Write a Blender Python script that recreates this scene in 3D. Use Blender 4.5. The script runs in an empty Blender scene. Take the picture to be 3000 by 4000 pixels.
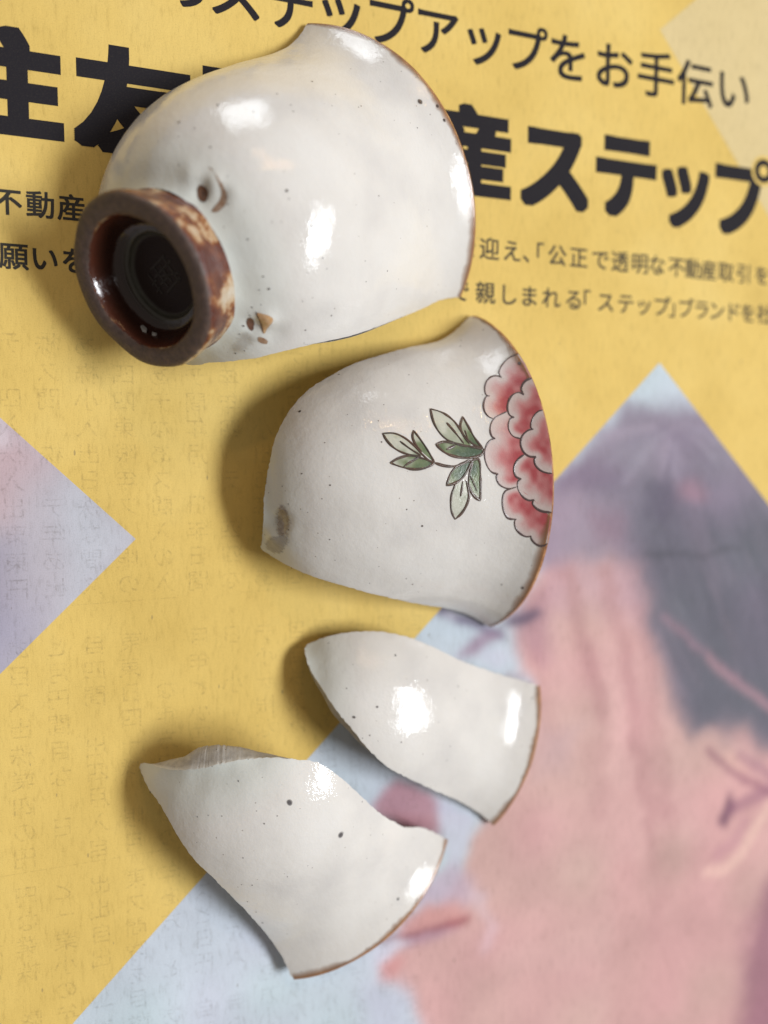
import bpy, math, random
import numpy as np
from mathutils import Matrix, Vector
from mathutils.geometry import delaunay_2d_cdt

MM = 0.001
rng = np.random.default_rng(7)
random.seed(7)

# ------------------------------------------------------------------ camera, world, light, exposure
F_PX = 2900.0                                   # focal length of the phone camera in photo pixels (3000 x 4000)
TX, TY, DIST = math.radians(18), math.radians(-4), 125.0
FW = np.array([math.sin(TX), math.sin(TY) * math.cos(TX), -math.cos(TX) * math.cos(TY)]); FW /= np.linalg.norm(FW)
UP = np.array([0, 1.0, 0]); UP = UP - FW * (UP @ FW); UP /= np.linalg.norm(UP)
RT = np.cross(FW, UP)
EYE = -FW * DIST

scene = bpy.context.scene
col = scene.collection
cam_data = bpy.data.cameras.new("camera")
cam_data.sensor_fit = 'VERTICAL'
cam_data.sensor_height = 36.0
cam_data.sensor_width = 27.0
cam_data.lens = 36.0 * F_PX / 4000.0
cam_data.clip_start = 0.005
cam_data.clip_end = 20.0
cam_data.dof.use_dof = True
cam_data.dof.focus_distance = 0.1085
cam_data.dof.aperture_fstop = 7.2
cam = bpy.data.objects.new("camera", cam_data)
col.objects.link(cam)
cam.matrix_world = Matrix(((RT[0], UP[0], -FW[0], EYE[0] * MM), (RT[1], UP[1], -FW[1], EYE[1] * MM),
                           (RT[2], UP[2], -FW[2], EYE[2] * MM), (0, 0, 0, 1)))
scene.camera = cam

world = bpy.data.worlds.new("World")
scene.world = world
world.use_nodes = True
bg = world.node_tree.nodes["Background"]
bg.inputs[0].default_value = (1.0, 0.91, 0.82, 1)
bg.inputs[1].default_value = 0.21

scene.view_settings.view_transform = 'Standard'
scene.view_settings.look = 'None'
scene.view_settings.gamma = 1.0
scene.view_settings.exposure = 0.22
scene.view_settings.use_curve_mapping = False


def aim(az, el, dist):
    az, el = math.radians(az), math.radians(el)
    return Vector((math.cos(az) * math.cos(el), math.sin(az) * math.cos(el), math.sin(el))) * dist


def area_light(name, pos, sx, sy, power, color):
    d = bpy.data.lights.new(name, 'AREA')
    d.shape = 'RECTANGLE'; d.size = sx; d.size_y = sy; d.energy = power; d.color = color
    o = bpy.data.objects.new(name, d); col.objects.link(o)
    o.location = pos
    o.rotation_euler = (-pos).to_track_quat('-Z', 'Y').to_euler()
    return o


area_light("window_light", aim(-4, 50, 1.7), 0.80, 0.31, 31.0, (0.92, 0.96, 1.0))
for wx, wz in ((-1, 0), (1, 0), (-1, 1), (1, 1)):                 # far window, four panes
    area_light("far_window_pane", aim(96 + wx * 5.2, 7 + wz * 7.5, 1.3), 0.20, 0.14, 0.9, (0.9, 0.95, 1.0))
for az, el in ((68, 42), (76, 46), (84, 45), (90, 41)):                      # warm bulbs of the room
    d = bpy.data.lights.new("ceiling_bulb", 'POINT'); d.energy = 1.3; d.color = (1.0, 0.62, 0.28); d.shadow_soft_size = 0.014
    o = bpy.data.objects.new("ceiling_bulb", d); col.objects.link(o); o.location = aim(az, el, 1.4)

# ------------------------------------------------------------------ cup model (mm): outer profile, poses
H, R_RIM, R_FOOT = 46.0, 29.0, 11.36
_kn = np.array([(0, R_FOOT), (3, R_FOOT - .3), (5.5, R_FOOT - .9), (6.6, 11.6), (8, 14.2), (11, 17.6), (15, 20.1), (20, 22.1), (26, 23.4),
                (32, 24.3), (36, 24.8), (39, 25.4), (41.5, 26.2), (43.8, 27.4), (H, R_RIM)])
PH = np.linspace(0, H, 461)
_t = np.gradient(_kn[:, 1], _kn[:, 0]); _i = np.clip(np.searchsorted(_kn[:, 0], PH, 'right') - 1, 0, len(_kn) - 2)
_d = _kn[_i + 1, 0] - _kn[_i, 0]; _u = (PH - _kn[_i, 0]) / _d
_r = ((2 * _u ** 3 - 3 * _u ** 2 + 1) * _kn[_i, 1] + (_u ** 3 - 2 * _u ** 2 + _u) * _d * _t[_i] + (-2 * _u ** 3 + 3 * _u ** 2) * _kn[_i + 1, 1] + (_u ** 3 - _u ** 2) * _d * _t[_i + 1])


def _blur(x, w):
    k = np.hanning(2 * w + 1)[1:-1]; k /= k.sum(); w -= 1
    return np.convolve(np.concatenate([2 * x[0] - x[w:0:-1], x, 2 * x[-1] - x[-2:-2 - w:-1]]), k, 'valid')


_w = np.clip((PH - 7.5) / 3, 0, 1)
PR = _blur(_r, 7) * (1 - _w) + _blur(_r, 34) * _w
PS = np.concatenate([[0], np.cumsum(np.hypot(np.diff(PH), np.diff(PR)))])     # arc length along the profile
DRH = np.gradient(PR, PH)
S_RIM = PS[-1]
UREF = 24.0


def axis_of(az, el):
    return np.array([math.cos(az) * math.cos(el), math.sin(az) * math.cos(el), math.sin(el)])


class Pose:
    def __init__(self, foot, a, lift=0.0):
        self.a = a; self.fc = np.array(foot) + np.array([0, 0, lift])
        e1 = np.cross(a, [0, 0, 1.0]); e1 /= np.linalg.norm(e1)
        self.e1, self.e2 = e1, np.cross(a, e1)
        self.bumps = []                                             # (U, s, amplitude, sigma) dents and lumps in the glaze

    def frame(self, th, s):
        h = np.interp(s, PS, PH); r = np.interp(h, PH, PR); dr = np.interp(h, PH, DRH)
        rad = np.cos(th)[..., None] * self.e1 + np.sin(th)[..., None] * self.e2
        P = self.fc - h[..., None] * self.a + r[..., None] * rad
        N = rad + dr[..., None] * self.a
        N /= np.linalg.norm(N, axis=-1)[..., None]
        T = (-self.a + dr[..., None] * rad); T /= np.linalg.norm(T, axis=-1)[..., None]
        C = np.stack([r * np.cos(th), r * np.sin(th), h], -1)
        return P, N, T, C

    def disp(self, U, s):
        th = U / UREF
        d = 0.07 * np.sin(7 * th + 1.3) * np.sin(s * .33) + 0.025 * np.sin(16 * th + s * .4)      # hand-thrown unevenness
        d = d + 0.006 * np.sin(s * 1.5 + 2 * th)
        for bu, bs, amp, sg in self.bumps:
            du = (np.remainder((U - bu) / UREF + math.pi, 2 * math.pi) - math.pi) * np.interp(np.interp(bs, PS, PH), PH, PR)   # true millimetres round the wall
            d = d + amp * np.exp(-(du ** 2 + (s - bs) ** 2) / (2 * sg * sg))
        return d

    def at(self, U, s, off=0.0):
        U, s = np.asarray(U, float), np.asarray(s, float)
        P, N, T, C = self.frame(U / UREF, s)
        return P + (self.disp(U, s) + off)[..., None] * N, N, T, C

    def normal(self, U, s):
        """normal of the uneven wall"""
        e = .08
        a = self.at(U + e, s)[0] - self.at(U - e, s)[0]; b = self.at(U, np.minimum(s + e, S_RIM))[0] - self.at(U, s - e)[0]
        n = np.cross(a, b); n /= np.linalg.norm(n, axis=-1)[..., None]
        ref = self.frame(np.asarray(U) / UREF, np.asarray(s))[1]
        return n * np.sign((n * ref).sum(-1))[..., None]

    def hit(self, px):
        """where the sight lines of photo pixels meet the outer wall of the cup: (U, s)"""
        px = np.atleast_2d(np.asarray(px, float))
        d = FW + ((px[:, :1] - 1500) / F_PX) * RT - ((px[:, 1:2] - 2000) / F_PX) * UP
        d /= np.linalg.norm(d, axis=1)[:, None]
        k = np.linspace(60, 175, 2300)
        P = EYE + d[:, None, :] * k[None, :, None] - self.fc
        h = P @ (-self.a)
        rho = np.linalg.norm(P + h[..., None] * self.a, axis=2)
        g = np.where((h >= 5.5) & (h <= H + .2), rho - np.interp(h, PH, PR), 50)
        neg = g < 0
        i = np.maximum(np.where(neg.any(1), neg.argmax(1), g.argmin(1)), 1)
        j = np.arange(len(i)); g0, g1 = g[j, i - 1], g[j, i]
        w = np.where(neg.any(1) & (g0 < 49), g0 / (g0 - g1 + 1e-12), 1.0)
        Q = EYE + d * (k[i - 1] + (k[i] - k[i - 1]) * w)[:, None] - self.fc
        hh = np.clip(Q @ (-self.a), 0, H)
        return np.arctan2(Q @ self.e2, Q @ self.e1) * UREF, np.interp(hh, PH, PS)


A1 = np.array([-0.6758688918, -0.4305741949, 0.5981697951]); A1 /= np.linalg.norm(A1)
POSE1 = Pose([-38.6569, 31.2635, 15.1145], A1, 0.45)


def shard_pose(v, lift):
    a = axis_of(v[3], v[4])
    return Pose(np.array(v[:3]) + a * H, a, lift)


POSE2 = shard_pose([16.6274, 6.1776, -8.8208, -3.07794, 0.12803], 0.2)
POSE3 = shard_pose([14.2216, -40.3076, -21.3756, 2.82061, 0.45667], 0.1)
POSE4 = shard_pose([-9.8349, -57.6993, -17.5457, 2.14658, 0.54158], -0.2)


def paper(px):
    """photo pixel -> point on the paper plane (mm)"""
    px = np.atleast_2d(np.asarray(px, float))
    d = FW + ((px[:, :1] - 1500) / F_PX) * RT - ((px[:, 1:2] - 2000) / F_PX) * UP
    k = -EYE[2] / d[:, 2]
    return (EYE + d * k[:, None])[:, :2]


# ------------------------------------------------------------------ mesh helpers
def link(o, parent=None):
    col.objects.link(o)
    if parent is not None:
        o.parent = parent
    return o


def build(name, V, Fc, mat, parent=None, base=(0, 0, 0), attrs=None, smooth=True, normals=None):
    """V in mm (world), Fc (n,3|4) array or list of such arrays"""
    V = (np.asarray(V, float) - np.asarray(base, float)) * MM
    Fl = Fc if isinstance(Fc, (list, tuple)) else [Fc]
    Fl = [np.asarray(f, np.int32) for f in Fl if len(f)]
    me = bpy.data.meshes.new(name)
    me.vertices.add(len(V)); me.vertices.foreach_set("co", V.astype(np.float32).ravel())
    loops = np.concatenate([f.ravel() for f in Fl])
    tot = np.concatenate([np.full(len(f), f.shape[1], np.int32) for f in Fl])
    me.loops.add(len(loops)); me.loops.foreach_set("vertex_index", loops)
    me.polygons.add(len(tot))
    me.polygons.foreach_set("loop_start", np.concatenate([[0], np.cumsum(tot)[:-1]]).astype(np.int32))
    me.polygons.foreach_set("loop_total", tot)
    me.polygons.foreach_set("use_smooth", np.full(len(tot), smooth))
    for k, arr in (attrs or {}).items():
        arr = np.asarray(arr, np.float32)
        if arr.ndim == 1:
            at = me.attributes.new(k, 'FLOAT', 'POINT'); at.data.foreach_set("value", arr)
        elif arr.shape[1] == 4:
            at = me.attributes.new(k, 'FLOAT_COLOR', 'POINT'); at.data.foreach_set("color", arr.ravel())
        else:
            at = me.attributes.new(k, 'FLOAT_VECTOR', 'POINT'); at.data.foreach_set("vector", arr.ravel())
    me.update(calc_edges=True)
    if normals is not None:
        me.normals_split_custom_set_from_vertices(np.asarray(normals, np.float32))
    else:
        me.validate()
    me.materials.append(mat)
    return link(bpy.data.objects.new(name, me), parent)


def grid_faces(n, m, wrap=False, flip=False, off=0):
    """n rows of m vertices"""
    i = np.arange(n - 1)[:, None]; j = np.arange(m if wrap else m - 1)[None, :]; j2 = (j + 1) % m
    q = np.stack(np.broadcast_arrays(i * m + j, i * m + j2, (i + 1) * m + j2, (i + 1) * m + j), -1).reshape(-1, 4) + off
    return q[:, ::-1] if flip else q


def empty(name, base):
    o = bpy.data.objects.new(name, None); o.location = Vector(base) * MM; o.empty_display_size = 0.01
    return link(o)


def tag(o, label=None, cat=None, group=None, kind=None):
    for k, v in (("label", label), ("category", cat), ("group", group), ("kind", kind)):
        if v:
            o[k] = v
    return o


def resample(P, n, closed=True):
    P = np.asarray(P, float)
    Q = np.vstack([P, P[:1]]) if closed else P
    d = np.concatenate([[0], np.cumsum(np.linalg.norm(np.diff(Q, axis=0), axis=1))])
    t = np.linspace(0, d[-1], n + 1)[:-1] if closed else np.linspace(0, d[-1], n)
    return np.stack([np.interp(t, d, Q[:, k]) for k in range(Q.shape[1])], -1)


def chaikin(P, it=2, closed=False):
    P = np.asarray(P, float)
    for _ in range(it):
        if closed:
            Q = np.roll(P, -1, 0)
            P = np.stack([.75 * P + .25 * Q, .25 * P + .75 * Q], 1).reshape(-1, P.shape[1])
        else:
            a = .75 * P[:-1] + .25 * P[1:]; b = .25 * P[:-1] + .75 * P[1:]
            P = np.vstack([P[:1], np.stack([a, b], 1).reshape(-1, P.shape[1]), P[-1:]])
    return P


def seg_dist(P, L):
    """distance of points P to polyline L"""
    a, b = L[:-1], L[1:]
    ab = b - a; l2 = (ab ** 2).sum(1) + 1e-12
    best = np.full(len(P), 1e9)
    for k in range(len(a)):
        t = np.clip(((P - a[k]) @ ab[k]) / l2[k], 0, 1)
        best = np.minimum(best, np.linalg.norm(P - a[k] - t[:, None] * ab[k], axis=1))
    return best


def inside(P, L):
    x, y = P[:, 0], P[:, 1]; r = np.zeros(len(P), bool); n = len(L)
    for i in range(n):
        x0, y0 = L[i]; x1, y1 = L[(i + 1) % n]
        c = (y0 > y) != (y1 > y)
        r ^= c & (x < (x1 - x0) * (y - y0) / (y1 - y0 + 1e-15) + x0)
    return r


def smoothstep(a, b, x):
    t = np.clip((x - a) / (b - a), 0, 1); return t * t * (3 - 2 * t)


def lin(*c):
    """sRGB 0-255 -> linear"""
    c = np.array(c, float) / 255
    return np.where(c <= .04045, c / 12.92, ((c + .055) / 1.055) ** 2.4)


def vnoise(P, scale, seed=0):
    """smooth value noise in 2-D"""
    P = np.asarray(P) * scale
    g = np.random.default_rng(seed).random((64, 64))
    i = np.floor(P).astype(int); f = P - i; f = f * f * (3 - 2 * f)
    a = g[i[:, 0] % 64, i[:, 1] % 64]; b = g[(i[:, 0] + 1) % 64, i[:, 1] % 64]
    c = g[i[:, 0] % 64, (i[:, 1] + 1) % 64]; d = g[(i[:, 0] + 1) % 64, (i[:, 1] + 1) % 64]
    return (a * (1 - f[:, 0]) + b * f[:, 0]) * (1 - f[:, 1]) + (c * (1 - f[:, 0]) + d * f[:, 0]) * f[:, 1]


# ------------------------------------------------------------------ materials
class NT:
    def __init__(self, name):
        self.m = bpy.data.materials.new(name); self.m.use_nodes = True
        self.t = self.m.node_tree; self.p = self.t.nodes["Principled BSDF"]

    def n(self, typ, **kw):
        nd = self.t.nodes.new(typ)
        for k, v in kw.items():
            if k.startswith("i_"):
                nd.inputs[k[2:].replace("_", " ")].default_value = v
            else:
                setattr(nd, k, v)
        return nd

    def l(self, a, b):
        self.t.links.new(a, b)

    def attr(self, name):
        return self.n("ShaderNodeAttribute", attribute_name=name)

    def noise(self, vec, scale, detail=3.0, rough=.5):
        nd = self.n("ShaderNodeTexNoise"); nd.inputs["Scale"].default_value = scale
        nd.inputs["Detail"].default_value = detail; nd.inputs["Roughness"].default_value = rough
        self.l(vec, nd.inputs["Vector"]); return nd.outputs["Fac"]

    def ramp(self, fac, stops):
        nd = self.n("ShaderNodeValToRGB"); cr = nd.color_ramp
        while len(cr.elements) < len(stops):
            cr.elements.new(0.5)
        for e, (p, c) in zip(cr.elements, stops):
            e.position = p; e.color = (*c, 1) if len(c) == 3 else c
        self.l(fac, nd.inputs[0]); return nd.outputs["Color"]

    def mix(self, fac, a, b, typ='MIX'):
        nd = self.n("ShaderNodeMix", data_type='RGBA', blend_type=typ)
        for s, v in ((0, fac), (6, a), (7, b)):
            if hasattr(v, "is_linked"):
                self.l(v, nd.inputs[s])
            elif isinstance(v, (int, float)):
                nd.inputs[s].default_value = v
            else:
                nd.inputs[s].default_value = (*v, 1)
        return nd.outputs[2]

    def math(self, op, a, b=None, c=None):
        nd = self.n("ShaderNodeMath", operation=op)
        for s, v in ((0, a), (1, b), (2, c)):
            if v is None:
                continue
            if hasattr(v, "is_linked"):
                self.l(v, nd.inputs[s])
            else:
                nd.inputs[s].default_value = v
        return nd.outputs[0]

    def bump(self, h, strength, dist, prev=None):
        nd = self.n("ShaderNodeBump"); nd.inputs["Strength"].default_value = strength
        nd.inputs["Distance"].default_value = dist
        self.l(h, nd.inputs["Height"])
        if prev is not None:
            self.l(prev, nd.inputs["Normal"])
        return nd.outputs["Normal"]

    def set(self, **kw):
        for k, v in kw.items():
            s = self.p.inputs[k.replace("_", " ")]
            if hasattr(v, "is_linked"):
                self.l(v, s)
            elif isinstance(v, (tuple, list, np.ndarray)):
                s.default_value = (*[float(x) for x in v], 1)[:len(s.default_value)]
            else:
                s.default_value = v
        return self.m


def speckle(t, co, scale, size, keep):
    """sparse iron specks: small round dots in some of the cells"""
    v = t.n("ShaderNodeTexVoronoi"); v.inputs["Scale"].default_value = scale; t.l(co, v.inputs["Vector"])
    sep = t.n("ShaderNodeSeparateColor"); t.l(v.outputs["Color"], sep.inputs[0])
    k = t.math('LESS_THAN', sep.outputs[0], keep)
    rad = t.math('MULTIPLY', sep.outputs[1], size)
    d = t.math('SUBTRACT', rad, v.outputs["Distance"])
    m = t.math('MULTIPLY', d, 22.0)
    m = t.n("ShaderNodeClamp"), m
    t.l(m[1], m[0].inputs[0])
    return t.math('MULTIPLY', m[0].outputs[0], k)


def glaze_material():
    t = NT("white_glaze"); a = t.attr("cup"); co = a.outputs["Vector"]
    n1 = t.noise(co, .085, 4, .55)
    base = t.ramp(n1, [(.30, (.585, .555, .525)), (.52, (.655, .622, .582)), (.72, (.68, .652, .618))])
    n2 = t.noise(co, .45, 5, .6)
    base = t.mix(t.math('MULTIPLY', n2, .16), base, (.52, .51, .49))
    sep = t.n("ShaderNodeSeparateXYZ"); t.l(co, sep.inputs[0])
    thick = t.n("ShaderNodeMapRange"); thick.inputs[1].default_value = 11.0; thick.inputs[2].default_value = 6.4
    t.l(sep.outputs[2], thick.inputs[0])
    base = t.mix(t.math('MULTIPLY', thick.outputs[0], .55), base, (.55, .60, .555))       # glaze pools pale green by the foot
    g = speckle(t, co, .55, .11, .42)
    base = t.mix(t.math('MULTIPLY', g, .75), base, (.16, .14, .13))
    g = speckle(t, co, 1.1, .14, .26)
    base = t.mix(t.math('MULTIPLY', g, .7), base, (.22, .18, .15))
    b = t.bump(t.noise(co, .55, 2, .5), .5, .00012)
    b = t.bump(t.noise(co, 1.3, 3, .6), .55, .00006, b)
    b = t.bump(t.noise(co, 3.0, 2, .6), .6, .000034, b)
    b = t.bump(t.noise(co, 8.0, 2, .6), .6, .000010, b)
    ro = t.n("ShaderNodeMapRange"); t.l(t.noise(co, .9, 3), ro.inputs[0]); ro.inputs[3].default_value = .03; ro.inputs[4].default_value = .09
    return t.set(Base_Color=base, Roughness=ro.outputs[0], Normal=b, IOR=1.5, Specular_IOR_Level=.38,
                 Subsurface_Weight=.12, Subsurface_Scale=.0012, Subsurface_Radius=(1, .9, .75))


def inner_material():
    t = NT("inside_glaze"); co = t.attr("cup").outputs["Vector"]
    base = t.ramp(t.noise(co, .3, 4), [(.3, (.44, .43, .41)), (.7, (.54, .53, .50))])
    base = t.mix(t.math('MULTIPLY', speckle(t, co, 1.3, .16, .5), .8), base, (.10, .09, .08))
    return t.set(Base_Color=base, Roughness=.35, Normal=t.bump(t.noise(co, 2.2, 3), .5, .00006))


def fracture_material():
    t = NT("broken_clay"); co = t.attr("cup").outputs["Vector"]
    base = t.ramp(t.noise(co, .9, 6, .65), [(.25, (.30, .275, .25)), (.6, (.42, .395, .36)), (.8, (.50, .465, .425))])
    base = t.mix(t.math('MULTIPLY', speckle(t, co, 2.4, .22, .5), .85), base, (.07, .06, .055))
    e = t.attr("edge").outputs["Fac"]                                 # the pale glaze skin seen in section
    base = t.mix(e, base, (.62, .60, .56))
    b = t.bump(t.noise(co, 2.2, 5, .65), .6, .00014)
    return t.set(Base_Color=base, Roughness=.85, Normal=b)


def rim_material():
    t = NT("iron_rim"); co = t.attr("cup").outputs["Vector"]
    n = t.noise(co, .55, 5, .65)
    br = t.ramp(n, [(.30, (.13, .05, .02)), (.5, (.32, .14, .05)), (.64, (.44, .24, .11)), (.78, (.56, .45, .34))])
    e = t.attr("edge").outputs["Fac"]
    w = t.math('ADD', e, t.math('MULTIPLY', t.math('SUBTRACT', t.noise(co, 1.3, 4, .7), .5), .9))
    mr = t.n("ShaderNodeMapRange"); t.l(w, mr.inputs[0]); mr.inputs[1].default_value = .35; mr.inputs[2].default_value = .6
    base = t.mix(mr.outputs[0], br, (.64, .62, .57))
    return t.set(Base_Color=base, Roughness=.33, Normal=t.bump(t.noise(co, 2.5, 4), .5, .00008))


def foot_material():
    t = NT("foot_iron_glaze"); co = t.attr("cup").outputs["Vector"]
    f = t.attr("zone").outputs["Fac"]                                # 0 unglazed base .. 1 glazed side
    n = t.noise(co, .21, 6, .62)
    side = t.ramp(n, [(.40, (.080, .020, .012)), (.50, (.125, .036, .018)), (.545, (.26, .10, .034)), (.58, (.44, .30, .17)), (.74, (.54, .50, .42))])
    side = t.mix(t.math('MULTIPLY', speckle(t, co, 2.6, .25, .55), .6), side, (.16, .07, .04))
    clay = t.ramp(t.noise(co, 1.1, 6, .7), [(.3, (.050, .030, .024)), (.5, (.082, .052, .042)), (.68, (.12, .072, .052)), (.85, (.19, .09, .05))])
    clay = t.mix(t.math('MULTIPLY', speckle(t, co, 1.8, .25, .3), .8), clay, (.03, .02, .018))
    w = t.math('ADD', f, t.math('MULTIPLY', t.math('SUBTRACT', t.noise(co, 1.0, 4, .7), .5), .5))
    mr = t.n("ShaderNodeMapRange"); t.l(w, mr.inputs[0]); mr.inputs[1].default_value = .42; mr.inputs[2].default_value = .58
    base = t.mix(mr.outputs[0], clay, side)
    ro = t.math('SUBTRACT', .50, t.math('MULTIPLY', mr.outputs[0], .36))
    b = t.bump(t.noise(co, .8, 5, .65), .65, .0004)
    b = t.bump(t.noise(co, 3.5, 4, .7), .6, .00013, b)
    return t.set(Base_Color=base, Roughness=ro, Normal=b)


def recess_material():
    t = NT("foot_recess_glaze"); co = t.attr("cup").outputs["Vector"]
    z = t.attr("zone").outputs["Fac"]                                # radius in mm / 10
    base = t.ramp(z, [(.0, (.026, .017, .015)), (.50, (.022, .013, .011)), (.545, (.075, .075, .058)), (.61, (.055, .050, .038)),
                      (.66, (.026, .011, .007)), (.78, (.045, .014, .008)), (.84, (.12, .034, .018))])
    base = t.mix(t.math('MULTIPLY', t.noise(co, .5, 5, .7), .5), base, (.02, .012, .010))
    ro = t.ramp(z, [(.0, (.5,) * 3), (.5, (.5,) * 3), (.58, (.2,) * 3), (1, (.10,) * 3)])
    sp = t.ramp(z, [(.0, (.15,) * 3), (.5, (.15,) * 3), (.62, (.5,) * 3), (1, (.8,) * 3)])
    b = t.bump(t.noise(co, .45, 3, .5), .5, .00022)
    b = t.bump(t.noise(co, 2.4, 4, .7), .4, .00004, b)
    return t.set(Base_Color=base, Roughness=ro, Normal=b, Specular_IOR_Level=sp)


def enamel_material(name="painted_enamel", rough=.22):
    t = NT(name); a = t.attr("col")
    co = t.attr("cup").outputs["Vector"]
    al = t.attr("alpha").outputs["Fac"]
    c = t.mix(t.math('MULTIPLY', t.noise(co, 3.0, 4, .7), .28), a.outputs["Color"], (.30, .20, .17))
    b = t.bump(t.noise(co, 2.6, 4, .65), .6, .00007)
    return t.set(Base_Color=c, Roughness=rough, Normal=b, Alpha=al)


def paper_material(name, stops, grain=1.0, attr=None):
    t = NT(name)
    tc = t.n("ShaderNodeTexCoord"); mp = t.n("ShaderNodeMapping"); t.l(tc.outputs["Object"], mp.inputs[0])
    mp.inputs["Scale"].default_value = (1000, 1000, 1000); co = mp.outputs[0]                    # millimetres
    if attr:
        base = t.attr(attr).outputs["Color"]
    else:
        base = t.ramp(t.noise(co, .035, 3, .6), stops)
    fl = t.n("ShaderNodeMapping"); t.l(co, fl.inputs[0]); fl.inputs["Scale"].default_value = (.9, .22, 1)
    fib = t.noise(fl.outputs[0], 1.6, 6, .72)
    base = t.mix(1.0, base, t.ramp(fib, [(.28, (.78, .77, .75)), (.46, (.95, .95, .95)), (.70, (1.0, 1.0, 1.0))]), 'MULTIPLY')
    fine = t.noise(co, 5.0, 4, .8)
    base = t.mix(1.0, base, t.ramp(fine, [(.31, (.76, .75, .73)), (.46, (.965, .965, .965)), (.7, (1, 1, 1))]), 'MULTIPLY')
    fm = t.n("ShaderNodeMapping"); t.l(co, fm.inputs[0]); fm.inputs["Scale"].default_value = (1.0, .35, 1); fm.inputs["Rotation"].default_value = (0, 0, .5)
    g = speckle(t, fm.outputs[0], .75, .13, .30 * grain)
    base = t.mix(t.math('MULTIPLY', g, .5), base, (.16, .13, .09))
    b = t.bump(t.noise(co, .03, 2, .5), .7, .0025)
    b = t.bump(fib, .35, .00009, b)
    b = t.bump(fine, .3, .00003, b)
    return t.set(Base_Color=base, Roughness=.75, Normal=b, Specular_IOR_Level=.18)


def ink_material(name, c, alpha=1.0):
    t = NT(name)
    tc = t.n("ShaderNodeTexCoord"); mp = t.n("ShaderNodeMapping"); t.l(tc.outputs["Object"], mp.inputs[0])
    mp.inputs["Scale"].default_value = (1000, 1000, 1000); co = mp.outputs[0]
    n = t.noise(co, 5.0, 4, .8)
    if alpha < 1:
        n2 = t.noise(co, 1.4, 5, .75)
        al = t.ramp(n2, [(.44, (0,) * 3), (.72, (alpha,) * 3)])
        return t.set(Base_Color=c, Roughness=.8, Alpha=al)
    base = t.mix(t.math('MULTIPLY', t.ramp(n, [(.5, (0,) * 3), (.78, (1,) * 3)]), .30), c, (.10, .085, .06))
    return t.set(Base_Color=base, Roughness=.8, Specular_IOR_Level=.12)


M_GLAZE, M_INNER, M_FRAC, M_RIM = glaze_material(), inner_material(), fracture_material(), rim_material()
M_FOOT, M_REC, M_ENAMEL = foot_material(), recess_material(), enamel_material()
M_SPOT = enamel_material("iron_spot_glaze", .15)
M_YELLOW = paper_material("yellow_newsprint", [(.3, (.66, .458, .125)), (.5, (.73, .515, .150)), (.7, (.77, .56, .18))])
M_CREAM = paper_material("cream_newsprint", [(.3, (.66, .52, .26)), (.7, (.69, .55, .29))])
M_PHOTO = paper_material("printed_photo_ink", None, .5, attr="col")
M_INK = ink_material("black_ink", (.018, .016, .020))
M_GREYINK = ink_material("grey_caption_ink", (.045, .042, .038))
M_GHOST = ink_material("show_through_ink", (.14, .11, .075), .25)

# ------------------------------------------------------------------ the newspaper
sheet_w, sheet_h = 406.0, 546.0
sx0, sy0 = -150.0, -300.0
V = np.array([(sx0, sy0, 0), (sx0 + sheet_w, sy0, 0), (sx0 + sheet_w, sy0 + sheet_h, 0), (sx0, sy0 + sheet_h, 0)])
V = np.vstack([V, V - [0, 0, .5]])
news = build("newspaper", V, np.array([(0, 1, 2, 3), (7, 6, 5, 4), (0, 4, 5, 1), (1, 5, 6, 2), (2, 6, 7, 3), (3, 7, 4, 0)]), M_YELLOW, smooth=False)
tag(news, "yellow printed newspaper page with black Japanese headline lying flat under the pottery", "newspaper")

Z1, Z2, Z3 = .012, .024, .036


def soft(P, poly, w, k=1.5):
    """soft mask of a polygon (paper mm), feather w"""
    poly = np.asarray(poly)
    d = seg_dist(P, np.vstack([poly, poly[:1]]))
    d = np.where(inside(P, poly), d, -d)
    return smoothstep(-w * k, w * k, d)


def stroke(P, line, w, soft_w):
    d = seg_dist(P, np.asarray(line))
    return 1 - smoothstep(w, w + soft_w, d)


def warp(P, amp, scale, seed):
    return P + amp * np.stack([vnoise(P, scale, seed) - .5, vnoise(P, scale, seed + 1) - .5], -1)


def panel(name, corner, du, dv, nu, nv, painter, label, blur=.6):
    u = np.linspace(0, 1, nu)[None, :, None]; v = np.linspace(0, 1, nv)[:, None, None]
    P = (np.asarray(corner) + u * np.asarray(du) + v * np.asarray(dv)).reshape(-1, 2)
    C = painter(P).reshape(nv, nu, 3)
    sg = blur / (np.linalg.norm(du) / nu); kk = np.exp(-.5 * (np.arange(-int(3 * sg) - 1, int(3 * sg) + 2) / sg) ** 2); kk /= kk.sum(); m = len(kk) // 2
    for ax in (0, 1):                                               # halftone softness of cheap newsprint
        pad = [(0, 0)] * 3; pad[ax] = (m, m); Cp = np.pad(C, pad, mode='edge')
        C = sum(kk[j] * np.take(Cp, np.arange(j, j + C.shape[ax]), axis=ax) for j in range(len(kk)))
    C = C.reshape(-1, 3)
    C = np.clip(C, .003, .9)
    V = np.column_stack([P, np.full(len(P), Z1)])
    f = grid_faces(nv, nu)
    if np.cross(du, dv) < 0:
        f = f[:, ::-1]
    o = build(name, V, f, M_PHOTO, news, attrs={"col": np.column_stack([C, np.ones(len(C))])}, smooth=False)
    tag(o, label)
    return o


PX = lambda pts: paper(pts)


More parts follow.
